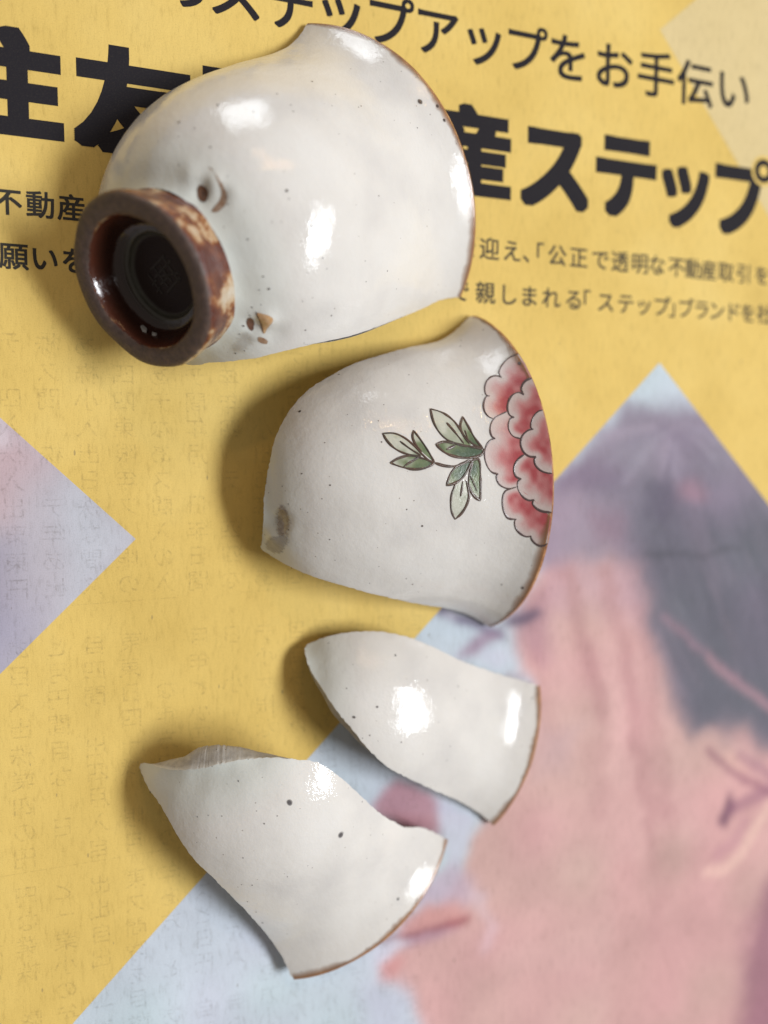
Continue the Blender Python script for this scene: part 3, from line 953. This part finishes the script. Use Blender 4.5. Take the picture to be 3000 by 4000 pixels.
def make_shard(pose, rim_px, rest_px, label, n=900, nr=110, rough=.085, flares=()):
    Bd, is_rim = boundary(pose, rim_px, rest_px, n, rough)
    P, _, _, _ = pose.at(Bd[:, 0], Bd[:, 1])
    base = np.array([P[:, 0].mean(), P[:, 1].mean(), 0.0])
    root = empty("cup_shard", base)
    tag(root, label, "pottery shard", "loose wall shards of the broken cup")
    best = (-1, 0)
    for gx in np.linspace(Bd[:, 0].min(), Bd[:, 0].max(), 31):          # a point that sees the whole outline
        for gy in np.linspace(Bd[:, 1].min(), Bd[:, 1].max(), 31):
            d = Bd[::6] - [gx, gy]; q = np.roll(d, -1, 0)
            c_ = (d[:, 0] * q[:, 1] - d[:, 1] * q[:, 0]) / (np.linalg.norm(d, axis=1) * np.linalg.norm(q - d, axis=1) + 1e-9)
            c_ = c_ * np.sign(np.median(c_)); sc_ = (c_ > 0).mean() + .05 * min(np.percentile(c_, 2), .5)
            if sc_ > best[0] and inside(np.array([[gx, gy]]), Bd)[0]:
                best = (sc_, np.array([gx, gy]))
    ctr = best[1]
    d = Bd - ctr; cr = d[:, 0] * np.roll(d[:, 1], -1) - d[:, 1] * np.roll(d[:, 0], -1)
    inner_pts, _ = edge_strips(pose, Bd, is_rim, root, base, flares=flares)
    wall_mesh(pose, Bd, ctr, nr, root, base, inner_pts)
    rim_band(pose, Bd, is_rim, root, base)
    return root, base, Bd


zA = lambda p: np.array(p, float) * 1.0850 + [200, 0]
zB = lambda p: np.array(p, float) * .6028 + [200, 600]
zC = lambda p: np.array(p, float) * .8439 + [900, 1150]
zD = lambda p: np.array(p, float) * 1.1453 + [400, 2350]
zE = lambda p: np.array(p, float) * .4296 + [1750, 1250]
zF = lambda p: np.array(p, float) * .4219 + [600, 550]

# ------------------------------------------------------------------ the large piece with the foot
POSE1.bumps = []
for px, amp, sg in (((786, 757), -.5, .9), ((838, 715), .42, .9), ((868, 760), -.35, .85), ((745, 690), .28, 1.0), ((905, 750), .15, .9), ((985, 1275), -.45, .8), ((1045, 1250), .45, .9), ((1010, 1265), -.25, .7),
                    ((1075, 1300), -.35, 1.2), ((960, 1330), -.2, .9)):
    u, s = POSE1.hit([px]); POSE1.bumps.append((u[0], s[0], amp, sg))
for k in range(12):                                                 # a soft run of glaze down the wall
    u, s = POSE1.hit([(1130 + 30 * k, 1180 - 2 * k)]); POSE1.bumps.append((u[0], s[0], .05, 1.5))

bd_deg = [(-145.5, H), (-33.3, H)]
top_edge = [(-33.1, 44.9), (-32.9, 42.6), (-32.2, 39.4), (-30.7, 37.4), (-28.6, 31.6), (-26.9, 26.5), (-21, 24.5), (-8, 20.5), (6, 16.6), (18, 13.7), (30, 11.0), (44, 9.4), (60, 7.8), (78, 7.2), (96, 7.15), (116, 7.5), (134, 7.9), (150, 7.6), (160.4, 7.35),
            (169, 7.5), (178, 7.9), (186, 8.5), (197.2, 10.3), (204.2, 13), (207.4, 16.6), (208.6, 21.6), (209.0, 28.6), (209.4, 36.2), (210.6, 39.3), (213.3, 42.4), (214.4, 45.2)]
s_of_h = lambda h: np.interp(h, PH, PS)
rim_pts = np.column_stack([np.radians(np.linspace(-145.5, -33.3, 200)) * UREF, np.full(200, S_RIM - .40)])
rest = np.array([(math.radians(t) * UREF, min(s_of_h(h), S_RIM - .42)) for t, h in top_edge])
rest = chaikin(np.vstack([rim_pts[-1:], rest, rim_pts[:1] + [2 * math.pi * UREF, 0]]), 2)
NB = 1300
lr = 112.2 / 360 * 2 * math.pi * UREF; ls = np.linalg.norm(np.diff(rest, axis=0), axis=1).sum()
nrim = int(NB * lr / (lr + ls))
a_ = resample(rim_pts, nrim, closed=False); b_ = resample(rest, NB - nrim + 2, closed=False)[1:-1]
jt = np.gradient(b_, axis=0); jt /= np.linalg.norm(jt, axis=1)[:, None]
b_ = b_ + np.stack([-jt[:, 1], jt[:, 0]], -1) * (.10 * (vnoise(np.column_stack([np.arange(len(b_)) * .2, np.zeros(len(b_))]), 1, 55) - .5))[:, None]
Bd1 = np.vstack([a_, b_]); rim1 = np.zeros(NB, bool); rim1[:nrim] = True
base1 = np.array([-22.0, 36.0, 0.0])
cup = empty("broken_cup", base1)
tag(cup, "largest piece of the broken white cup, tipped over with its brown foot ring showing", "broken cup")
S0 = s_of_h(5.9)
# base angle of each mesh line runs monotonically round the foot
th_b = np.maximum.accumulate(Bd1[:, 0])
uni = Bd1[0, 0] + np.arange(NB) / NB * 2 * math.pi * UREF
th_b = .8 * th_b + .2 * uni
NV = 130
v = np.linspace(0, 1, NV)[:, None]
Ug = th_b[None] * (1 - v) + Bd1[None, :, 0] * v
Sg = S0 * (1 - v) + Bd1[None, :, 1] * v
Vv, Nn, Tt, Cc = POSE1.at(Ug.ravel(), Sg.ravel())
f = grid_faces(NV, NB, wrap=True)
fn = np.cross(Vv[f[:, 1]] - Vv[f[:, 0]], Vv[f[:, 3]] - Vv[f[:, 0]])
if np.median((fn * Nn[f[:, 0]]).sum(1)) < 0:
    f = f[:, ::-1]
build("outer_wall", Vv, f, M_GLAZE, cup, base1, {"cup": Cc}, normals=POSE1.normal(Ug.ravel(), Sg.ravel()))
inner1, _ = edge_strips(POSE1, Bd1, rim1, cup, base1, flares=[((1000 + 100 * k, 1370 - 25 * k), -.5, 3.0) for k in range(8)])
rim_band(POSE1, Bd1, rim1, cup, base1)
NI = 16
v = np.linspace(0, 1, NI)[:, None]
Ug = th_b[None] * (1 - v) + Bd1[None, :, 0] * v; Sg = S0 * (1 - v) + Bd1[None, :, 1] * v
Pi, Ni, _, Ci = POSE1.at(Ug.ravel(), Sg.ravel())
Vi = Pi - Ni * thickness(Sg.ravel())[:, None]; Vi[-NB:] = inner1
floor_c = (POSE1.fc - 10.2 * POSE1.a)[None]
Vi = np.vstack([Vi, floor_c]); Ci = np.vstack([Ci, [[0, 0, 10.2]]])
fan = np.column_stack([np.arange(NB), np.full(NB, len(Vi) - 1), (np.arange(NB) + 1) % NB])
build("inner_wall", Vi, [grid_faces(NI, NB, wrap=True, flip=True), fan], M_INNER, cup, base1, {"cup": Ci})


def revolve(prof, nth, wob=0.0, zone=None):
    prof = np.asarray(prof, float); th = np.arange(nth) / nth * 2 * math.pi
    rad = np.cos(th)[:, None] * POSE1.e1 + np.sin(th)[:, None] * POSE1.e2
    w = 1 + wob * (.6 * np.sin(2 * th + .7) + .5 * np.sin(5 * th + 2) + .35 * np.sin(9 * th))
    V, C, Zn = [], [], []
    for r, h, z in prof:
        hh = h + .12 * math.copysign(1, 3 - h) * (np.sin(3 * th + 1) * .5 + np.sin(7 * th) * .3) * (1 if h < 3 else 0)
        V.append(POSE1.fc - hh[:, None] * POSE1.a + (r * w)[:, None] * rad)
        C.append(np.stack([r * np.cos(th), r * np.sin(th), hh], -1)); Zn.append(np.full(nth, z))
    return np.vstack(V), np.vstack(C), np.concatenate(Zn), grid_faces(len(prof), nth, wrap=True)


def dense(p, n):
    p = chaikin(np.asarray(p, float), 2); return resample(p, n, closed=False)


ring = dense([(11.0, 6.45, 1.1), (10.85, 6.1, 1.0), (10.75, 5.4, 1.0), (10.9, 4.0, 1.0), (11.25, 2.4, .95), (11.42, 1.2, .75), (11.30, .5, .52), (10.9, .1, .18), (10.0, 0, -.1), (9.2, .05, .0), (8.75, .25, .38), (8.45, .7, .7)], 60)
V_, C_, Z_, f_ = revolve(ring, 300, .014)
build("foot_ring", V_, f_, M_FOOT, cup, base1, {"cup": C_, "zone": Z_})
rec = [(8.5, .55), (8.36, .85), (8.1, 1.6), (7.8, 2.5), (7.45, 3.5), (7.0, 4.1), (6.3, 4.35), (5.95, 4.3), (5.7, 4.45), (5.5, 4.9), (5.2, 5.2), (4.0, 5.25), (2.0, 5.2), (.02, 5.2)]
rec = dense([(r, h, r / 10) for r, h in rec], 60)
V_, C_, Z_, f_ = revolve(rec, 240, .010)
recess = build("foot_recess", V_, f_, M_REC, cup, base1, {"cup": C_, "zone": Z_})
# stamped seal: thin raised strokes on the recessed disc
sv, sf, sc, nn_ = [], [], [], 0
for (x0, y0, x1, y1) in ((-1.6, 2.2, 1.5, 2.5), (-1.9, 1.4, -1.5, -2.2), (-.6, 1.6, -.4, -1.0), (.6, 1.8, .9, -2.4), (-1.4, .6, 1.6, .9), (-1.2, -.5, 1.3, -.3), (-1.8, -1.7, 1.7, -1.5), (1.7, 1.7, 1.9, -1.9), (-1.0, 2.9, -.7, 1.9), (.2, .6, -.9, -2.4), (.1, 2.9, .3, 1.7)):
    d_ = np.array([x1 - x0, y1 - y0]); nrm = np.array([-d_[1], d_[0]]) / np.linalg.norm(d_) * .13
    q = [np.array([x0, y0]) + nrm, np.array([x0, y0]) - nrm, np.array([x1, y1]) - nrm, np.array([x1, y1]) + nrm]
    top = [POSE1.fc - 5.12 * POSE1.a + p[0] * POSE1.e1 + p[1] * POSE1.e2 for p in q]
    bot = [POSE1.fc - 5.3 * POSE1.a + p[0] * 1.08 * POSE1.e1 + p[1] * 1.08 * POSE1.e2 for p in q]
    sv += top + bot; sf += [(nn_ + i, nn_ + j, nn_ + k, nn_ + l) for i, j, k, l in ((0, 1, 2, 3), (0, 4, 5, 1), (1, 5, 6, 2), (2, 6, 7, 3), (3, 7, 4, 0))]
    sc += [(p[0], p[1], 5) for p in q] * 2; nn_ += 8
build("seal_mark", np.array(sv), np.array(sf), M_REC, recess, (0, 0, 0), {"cup": np.array(sc), "zone": np.full(len(sv), .515)}, smooth=False).location = -Vector(base1) * MM

for px, w_, h_ in (((562, 1285), .55, .40), ((604, 1331), .28, .22), ((600, 1349), .22, .2)):       # pale chips of glaze lying in the recess
    d_ = FW + ((px[0] - 1500) / F_PX) * RT - ((px[1] - 2000) / F_PX) * UP
    k_ = ((POSE1.fc - 2.6 * POSE1.a - EYE) @ POSE1.a) / (d_ @ POSE1.a); p_ = EYE + d_ * k_
    rad_ = p_ - POSE1.fc; rad_ = rad_ - (rad_ @ POSE1.a) * POSE1.a; rad_ = rad_ / np.linalg.norm(rad_); tan_ = np.cross(rad_, POSE1.a)
    c0_ = POSE1.fc - 2.6 * POSE1.a + rad_ * 7.75
    an = np.linspace(0, 2 * math.pi, 8)[:-1]; rr = 1 + .35 * np.sin(an * 2 + px[0])
    o_ = np.array([c0_ + tan_ * (w_ * r * math.cos(t_)) + POSE1.a * (h_ * r * math.sin(t_)) for t_, r in zip(an, rr)])
    V_ = np.vstack([o_ - rad_ * .28, o_ + rad_ * .2]); i_ = np.arange(7); j_ = (i_ + 1) % 7
    build("glaze_chip", V_, [np.column_stack([i_, j_, j_ + 7, i_ + 7]), np.arange(7)[None, ::-1]], M_INNER, cup, base1, {"cup": V_}, smooth=False)

# iron spots seen on this piece (photo pixels, radius in mm)
for px, r in (((1640, 398), .42), ((850, 412), .22), ((700, 478), .24), ((1220, 318), .15), ((1082, 368), .15), ((990, 436), .14), ((1145, 434), .12), ((822, 575), .17), ((698, 533), .14), ((620, 555), .10), ((968, 935), .20),
              ((1050, 1128), .26), ((1012, 1133), .14), ((1028, 1080), .16), ((890, 690), .12), ((890, 797), .16), ((920, 1380), .20), ((1193, 1290), .14), ((1120, 745), .24), ((1480, 765), .10), ((1735, 470), .22), ((1708, 415), .25), ((700, 645), .14), ((984, 1200), .18),
              ((1260, 1008), .14), ((1218, 883), .16), ((975, 1232), .2), ((950, 1275), .25), ((935, 1305), .16), ((1020, 1190), .12), ((955, 1370), .14), ((1180, 1175), .10), ((1430, 1100), .10), ((1540, 470), .08), ((1410, 415), .12), ((1400, 420), .1), ((760, 500), .12), ((1630, 500), .10)):
    spot(POSE1, px, r, cup, base1)


def scar(pose, poly_px, c0, c1, parent, base, alpha=.9, seed=3, feather=.35):
    u, s = pose.hit(poly_px); poly = np.column_stack([u, s]); poly = poly.mean(0) + 1.18 * (poly - poly.mean(0)); poly = chaikin(poly, 2, closed=True)

    def cf(P):
        n = vnoise(P, 2.2, seed)[:, None]; d = seg_dist(P, np.vstack([poly, poly[:1]]))
        al = alpha * smoothstep(.30, .85, smoothstep(0, feather, d) * .75 + .30 * vnoise(P, 1.6, seed + 1) + .25 * vnoise(P, 4.0, seed + 2))
        return np.array(c0) * (1 - n) + np.array(c1) * n, np.clip(al, 0, 1)
    return decal("kiln_scar", pose, poly, M_SPOT, parent, base, cf, step=.12, off=.06)


scar(POSE1, zF([(400, 440), (440, 405), (490, 440), (495, 510), (470, 560), (420, 550), (395, 500)]), (.05, .022, .012), (.16, .07, .03), cup, base1, 1.0, 3, .25)
scar(POSE1, zF([(505, 265), (560, 280), (600, 350), (650, 420), (680, 480), (670, 570), (600, 640), (530, 640), (560, 590), (600, 540), (620, 470), (590, 390), (560, 320)]), (.24, .12, .055), (.40, .30, .22), cup, base1, .85, 5, .35)
scar(POSE1, zF([(870, 1650), (905, 1640), (930, 1700), (920, 1770), (880, 1750), (855, 1700)]), (.055, .022, .012), (.14, .06, .03), cup, base1, 1.0, 7, .2)
scar(POSE1, zF([(950, 1590), (1080, 1620), (1105, 1660), (1060, 1720), (1030, 1790), (1010, 1760), (990, 1670)]), (.52, .28, .11), (.60, .42, .24), cup, base1, 1.0, 9, .15)
scar(POSE1, zF([(940, 1580), (965, 1600), (1000, 1680), (1020, 1790), (1005, 1770), (975, 1690)]), (.06, .03, .02), (.12, .06, .03), cup, base1, .9, 13, .12)
scar(POSE1, zF([(970, 1810), (1060, 1850), (1050, 1890), (960, 1860)]), (.26, .12, .05), (.40, .26, .15), cup, base1, .8, 11, .25)
scar(POSE1, zF([(780, 1760), (900, 1780), (960, 1870), (860, 1960), (720, 1960), (700, 1880)]), (.34, .27, .19), (.50, .47, .42), cup, base1, .28, 15, 1.6)

# ------------------------------------------------------------------ the shard with the peony
S2_RIM = zC([(1130, 97), (1180, 112), (1250, 170), (1320, 255), (1380, 350), (1420, 440), (1450, 540), (1475, 650), (1490, 760), (1497, 860), (1495, 960), (1485, 1060), (1465, 1160), (1450, 1220), (1420, 1310), (1370, 1400), (1310, 1480), (1270, 1520), (1210, 1545)])
S2_REST = zC([(1180, 1530), (1130, 1500), (1070, 1470), (1000, 1452), (900, 1440), (800, 1420), (700, 1395), (600, 1370), (500, 1340), (400, 1310), (320, 1280), (250, 1245), (190, 1210), (140, 1180), (142, 1150), (150, 1090), (152, 1000), (157, 920), (167, 840), (187, 740), (212, 650), (250, 570), (300, 500),
              (350, 450), (420, 400), (500, 355), (600, 310), (700, 280), (800, 252), (900, 230), (960, 215), (1010, 190), (1060, 150), (1100, 110)])
for px, amp, sg in ((zC([(230, 1060)])[0], -.65, 1.2), (zC([(190, 1120)])[0], .25, .9), (zC([(265, 1090)])[0], .2, .9)):
    u, s = POSE2.hit([px]); POSE2.bumps.append((u[0], s[0], amp, sg))
sh2, base2, _ = make_shard(POSE2, S2_RIM, S2_REST, "wide white shard painted with a pink peony and green leaves at its rim", n=1100, nr=130)


def us(pose, px):
    u, s = pose.hit(px); return np.column_stack([u, np.minimum(s, S_RIM - .06)])


rimE = [(640, 290), (700, 390), (760, 520), (810, 640), (850, 780), (885, 900), (915, 1050), (935, 1180), (945, 1300), (955, 1430), (955, 1560), (945, 1700), (935, 1830), (910, 1980), (897, 2050)]
petals = [
    ([(640, 305), (600, 320), (555, 340), (510, 380), (475, 430), (457, 490), (490, 524)], [(490, 524), (450, 505), (400, 510), (360, 540), (335, 590), (330, 640), (345, 690), (380, 692)], [(380, 692), (345, 695), (325, 740), (320, 790), (335, 840), (370, 880), (412, 897)],
     [(470, 870), (540, 832), (620, 760), (700, 680), (820, 640), (760, 520), (700, 390)]),
    ([(530, 835), (480, 855), (420, 890), (390, 940), (380, 1000), (395, 1060), (432, 1078)], [(432, 1078), (390, 1085), (350, 1130), (330, 1200), (335, 1270), (360, 1340), (400, 1390), (457, 1401)], [(457, 1401), (440, 1410), (440, 1450), (465, 1500), (520, 1530), (570, 1535), (622, 1518)],
     [(640, 1440), (690, 1300), (720, 1160), (660, 1000), (590, 900)]),
    ([(622, 1518), (560, 1538), (520, 1550), (495, 1600), (490, 1680), (510, 1760), (550, 1810), (622, 1810)], [(622, 1810), (600, 1825), (610, 1890), (650, 1940), (710, 1975), (757, 1963)], [(757, 1963), (752, 1978), (780, 2025), (830, 2055), (880, 2052), (905, 2030)],
     [(920, 1930), (937, 1800), (850, 1700), (740, 1600), (660, 1540)]),
    ([(690, 1225), (640, 1260), (605, 1310), (595, 1370), (615, 1430), (667, 1445)], [(667, 1445), (635, 1460), (630, 1520), (650, 1570), (690, 1620), (740, 1645), (785, 1634)], [(785, 1634), (762, 1665), (800, 1715), (860, 1745), (942, 1750)],
     [(952, 1600), (955, 1400), (880, 1340), (800, 1240)]),
    ([(762, 528), (710, 545), (680, 580), (660, 630), (690, 682)], [(690, 682), (650, 655), (600, 670), (560, 710), (540, 770), (540, 820), (560, 870), (602, 885)], [(602, 885), (565, 890), (545, 950), (555, 1010), (590, 1060), (655, 1078)],
     [(720, 1060), (790, 960), (860, 830), (830, 700), (800, 620)]),
    ([(862, 820), (820, 830), (780, 870), (755, 930), (750, 985), (777, 995)], [(777, 995), (740, 995), (690, 1030), (660, 1080), (660, 1150), (690, 1210), (740, 1245), (802, 1244)], [(802, 1244), (785, 1255), (785, 1310), (830, 1365), (890, 1390), (946, 1395)],
     [(946, 1300), (935, 1180), (915, 1050), (885, 900)]),
]
lines_px = []
flower = None
line_us = []
for p in petals:
    for k in range(3):
        line_us.append(us(POSE2, zE(p[k])))
Vr, Fr, Cr = ribbon(line_us, POSE2, .125, .05)
flower = build("peony", Vr, Fr, M_ENAMEL, sh2, base2, {"cup": Cr, "col": np.tile([.060, .040, .042, 1.0], (len(Vr), 1)), "alpha": np.ones(len(Vr))})
tag(flower, "pink painted peony with dark outlines")
# depth of pink on each petal: red heart towards the given photo point
hearts = [[(640, 590), (600, 640), (560, 720), (520, 800)], [(690, 1080), (690, 1180), (640, 1300), (600, 1440)], [(580, 1590), (660, 1650), (760, 1730), (860, 1830)], [(720, 1290), (800, 1380), (900, 1450), (950, 1540)], [(840, 740), (760, 860), (690, 960), (660, 1000)], [(900, 1000), (880, 1100), (840, 1150), (900, 1180)]]
for k, (p, ht) in enumerate(zip(petals, hearts)):
    sc = np.vstack([chaikin(us(POSE2, zE(p[q])), 2) for q in range(3)])
    poly = np.vstack([sc, us(POSE2, zE(p[3]))])
    keep = np.concatenate([[True], np.linalg.norm(np.diff(poly, axis=0), axis=1) > .03]); poly = poly[keep]
    hl = us(POSE2, zE(ht))

    def cf(P, sc=sc, hl=hl, k=k):
        ds = seg_dist(P, sc); dh = seg_dist(P, hl)
        t = smoothstep(.0, .95, ds / (ds + dh + 1e-6)) * (.55 + .7 * vnoise(P, 1.1, 60 + k))
        t = np.clip(t * smoothstep(-.15, 1.2, ds), 0, 1)
        white, pk, red = np.array([.62, .52, .49]), np.array([.56, .22, .22]), np.array([.42, .060, .075])
        c = np.where(t[:, None] < .5, white + (pk - white) * (t[:, None] * 2), pk + (red - pk) * (t[:, None] * 2 - 1))
        return c, np.full(len(P), .96)
    o = decal("petal", POSE2, poly, M_ENAMEL, flower, (0, 0, 0), cf, step=.24, off=.006 + .005 * k)
    if o:
        o.location = -Vector(base2) * MM

leaf_lines = [[(705, 643), (760, 640), (810, 665), (850, 700), (890, 745), (925, 775), (945, 780)], [(705, 643), (725, 680), (760, 715), (800, 735), (840, 745), (880, 750)], [(785, 680), (830, 715), (880, 745)], [(847, 630), (885, 680), (915, 725), (945, 780)], [(847, 630), (840, 660), (855, 695), (885, 730)],
              [(740, 780), (790, 800), (850, 812), (905, 805), (945, 780)], [(740, 780), (780, 755), (830, 745), (870, 752), (945, 780)], [(800, 800), (825, 780), (870, 755)], [(945, 780), (990, 795), (1040, 798), (1080, 782), (1105, 765)],
              [(925, 530), (980, 545), (1030, 580), (1060, 620), (1090, 665), (1130, 700), (1170, 715)], [(925, 530), (935, 585), (960, 635), (1000, 675), (1050, 695), (1100, 705)], [(1000, 595), (1040, 640), (1080, 690)], [(1075, 565), (1100, 610), (1130, 665), (1170, 715)], [(1075, 565), (1060, 610), (1075, 655), (1105, 690)],
              [(1085, 630), (1105, 692)], [(950, 695), (990, 735), (1050, 755), (1110, 758), (1165, 745), (1175, 715)], [(950, 695), (985, 680), (1040, 690), (1100, 702), (1170, 715)], [(1000, 718), (1040, 700)],
              [(1115, 768), (1050, 790), (1015, 830), (1000, 885)], [(1000, 885), (1040, 875), (1075, 850), (1100, 810), (1120, 768)], [(1120, 768), (1155, 755), (1157, 850), (1155, 955)], [(1155, 955), (1120, 930), (1100, 880), (1105, 830), (1122, 775)], [(1110, 840), (1140, 910)],
              [(1040, 880), (1020, 930), (1020, 1000), (1040, 1042)], [(1040, 1042), (1075, 1010), (1100, 960), (1105, 920), (1090, 860)], [(1075, 865), (1065, 935)]]
Vr, Fr, Cr = ribbon([us(POSE2, zC(l)) for l in leaf_lines], POSE2, .18, .10)
nz = vnoise(Cr[:, :2] + Cr[:, 2:3], .7, 91)
lc_ = np.array([.030, .030, .024]) * (1 - nz[:, None]) + np.array([.075, .040, .025]) * nz[:, None]
spray = build("leaf_spray", Vr, Fr, M_ENAMEL, sh2, base2, {"cup": Cr, "col": np.column_stack([lc_, np.ones(len(Vr))]), "alpha": np.ones(len(Vr))})
tag(spray, "green painted leaves with raised dark outlines")
leaves = [([(705, 643), (760, 640), (810, 665), (850, 700), (890, 745), (880, 750), (840, 745), (800, 735), (760, 715), (725, 680)], .22), ([(847, 630), (885, 680), (915, 725), (945, 780), (885, 730), (855, 695), (840, 660)], .55), ([(740, 780), (790, 800), (850, 812), (905, 805), (945, 780), (870, 752), (830, 745), (780, 755)], .62),
          ([(925, 530), (980, 545), (1030, 580), (1060, 620), (1090, 665), (1130, 700), (1050, 695), (1000, 675), (960, 635), (935, 585)], .45), ([(1075, 565), (1100, 610), (1130, 665), (1170, 715), (1105, 690), (1075, 655), (1060, 610)], .7), ([(950, 695), (985, 680), (1040, 690), (1100, 702), (1170, 715), (1165, 745), (1110, 758), (1050, 755), (990, 735)], .85),
          ([(1115, 768), (1100, 810), (1075, 850), (1040, 875), (1000, 885), (1015, 830), (1050, 790)], .9), ([(1122, 768), (1155, 758), (1157, 850), (1155, 955), (1120, 930), (1100, 880), (1105, 830)], .62), ([(1040, 880), (1090, 860), (1105, 920), (1100, 960), (1075, 1010), (1040, 1042), (1020, 1000), (1020, 930)], .10)]
knot = us(POSE2, zC([(1150, 735), (1110, 765), (930, 780), (1110, 790)]))
for k, (lf, dep) in enumerate(leaves):
    poly = chaikin(us(POSE2, zC(lf)), 1, closed=True)

    def cf(P, dep=dep, k=k):
        d = np.min(np.linalg.norm(P[:, None] - knot[None], axis=2), axis=1)
        t = np.clip(dep * (1.55 - d / 3.8) + .45 * (vnoise(P, 1.2, 80 + k) - .5), 0, 1)
        w, g, dk = np.array([.55, .56, .47]), np.array([.15, .21, .10]), np.array([.030, .085, .042])
        return np.where(t[:, None] < .5, w + (g - w) * t[:, None] * 2, g + (dk - g) * (t[:, None] * 2 - 1)), np.full(len(P), .93)
    o = decal("leaf", POSE2, poly, M_ENAMEL, spray, (0, 0, 0), cf, step=.25, off=.012)
    if o:
        o.location = -Vector(base2) * MM
for px, r in (((320, 541), .33), ((502, 371), .16), ((826, 371), .12), ((1064, 240), .13), ((1170, 165), .12), ((700, 683), .13), ((332, 830), .14), ((462, 883), .17), ((437, 687), .10), ((888, 1072), .17), ((816, 995), .13), ((842, 1340), .15), ((460, 1134), .12), ((283, 1265), .16), ((1256, 1342), .16), ((1352, 1357), .30),
              ((542, 556), .09), ((645, 1338), .09), ((710, 512), .10), ((1405, 1330), .16), ((850, 955), .08), ((1338, 318), .30), ((240, 888), .1), ((268, 970), .12), ((160, 1112), .14), ((240, 990), .16), ((255, 1030), .14), ((268, 1090), .15), ((880, 1290), .07), ((590, 300), .08)):
    spot(POSE2, zC([px])[0], r, sh2, base2, (.05, .042, .038))
scar(POSE2, zC([(215, 985), (250, 970), (282, 1030), (280, 1100), (245, 1125), (205, 1100), (198, 1040)]), (.22, .15, .10), (.47, .44, .40), sh2, base2, .62, 21, 1.5)
scar(POSE2, zC([(165, 1120), (230, 1110), (275, 1130), (250, 1200), (200, 1200), (160, 1170)]), (.38, .37, .35), (.50, .49, .46), sh2, base2, .6, 23, 1.3)

# ------------------------------------------------------------------ the two plain shards
S3_RIM = zD([(1495, 288), (1500, 340), (1495, 420), (1480, 500), (1455, 580), (1425, 650), (1390, 705), (1338, 765)])
S3_REST = zD([(1300, 735), (1250, 700), (1180, 665), (1100, 630), (1040, 600), (980, 570), (920, 520), (870, 460), (830, 410), (795, 370), (770, 330), (745, 290), (715, 250), (695, 200), (685, 150), (740, 128), (800, 112), (880, 102), (960, 104), (1030, 118), (1090, 138), (1150, 165), (1220, 200), (1300, 230), (1380, 255), (1440, 272)])
sh3, base3, _ = make_shard(POSE3, S3_RIM, S3_REST, "plain white shard with a pointed end between the peony shard and the hooked shard", flares=[(zD([(760, 320)])[0], 1.3, 3.5), (zD([(860, 450)])[0], 1.1, 4.0)])
for px, r in (((999, 183), .26), ((858, 394), .30), ((937, 359), .22), ((912, 456), .14), ((1019, 479), .15), ((833, 296), .13), ((1186, 493), .12), ((772, 141), .16), ((1212, 289), .13), ((1465, 330), .16), ((1496, 338), .22), ((1175, 542), .11), ((940, 475), .08), ((1105, 190), .09), ((855, 215), .08), ((1120, 630), .08)):
    spot(POSE3, zD([px])[0], r, sh3, base3, (.09, .088, .09))

S4_RIM = zD([(1183, 815), (1178, 850), (1160, 900), (1130, 965), (1090, 1030), (1040, 1090), (980, 1150), (900, 1205), (820, 1255), (740, 1288), (655, 1310)])
S4_REST = zD([(640, 1270), (610, 1210), (570, 1150), (530, 1100), (480, 1040), (420, 985), (360, 925), (310, 875), (270, 820), (230, 745), (190, 680), (160, 640), (140, 600), (124, 552), (150, 547), (180, 560), (230, 570), (290, 572), (340, 568), (400, 552), (470, 538), (540, 530), (620, 532), (700, 540), (740, 550), (790, 580), (840, 625), (900, 680),
              (950, 725), (1000, 755), (1035, 772), (1060, 768), (1090, 770), (1130, 785)])
sh4, base4, _ = make_shard(POSE4, S4_RIM, S4_REST, "plain white shard with a hooked tip and two large dark spots, broken grey edge showing", flares=[(zD([(200, 565)])[0], 1.2, 2.2), (zD([(300, 572)])[0], 2.0, 3.0), (zD([(420, 548)])[0], 1.5, 3.4), (zD([(540, 530)])[0], .8, 3.0)])
for px, r in (((638, 685), .50), ((813, 796), .46), ((552, 758), .14), ((1008, 1014), .26), ((464, 612), .14), ((546, 1095), .18), ((511, 967), .14), ((525, 1057), .12), ((164, 650), .18), ((408, 731), .11), ((480, 873), .12), ((325, 733), .11), ((495, 1022), .12), ((631, 937), .10), ((901, 875), .09), ((475, 965), .09), ((362, 728), .09), ((700, 900), .07)):
    spot(POSE4, zD([px])[0], r, sh4, base4, (.075, .08, .088))
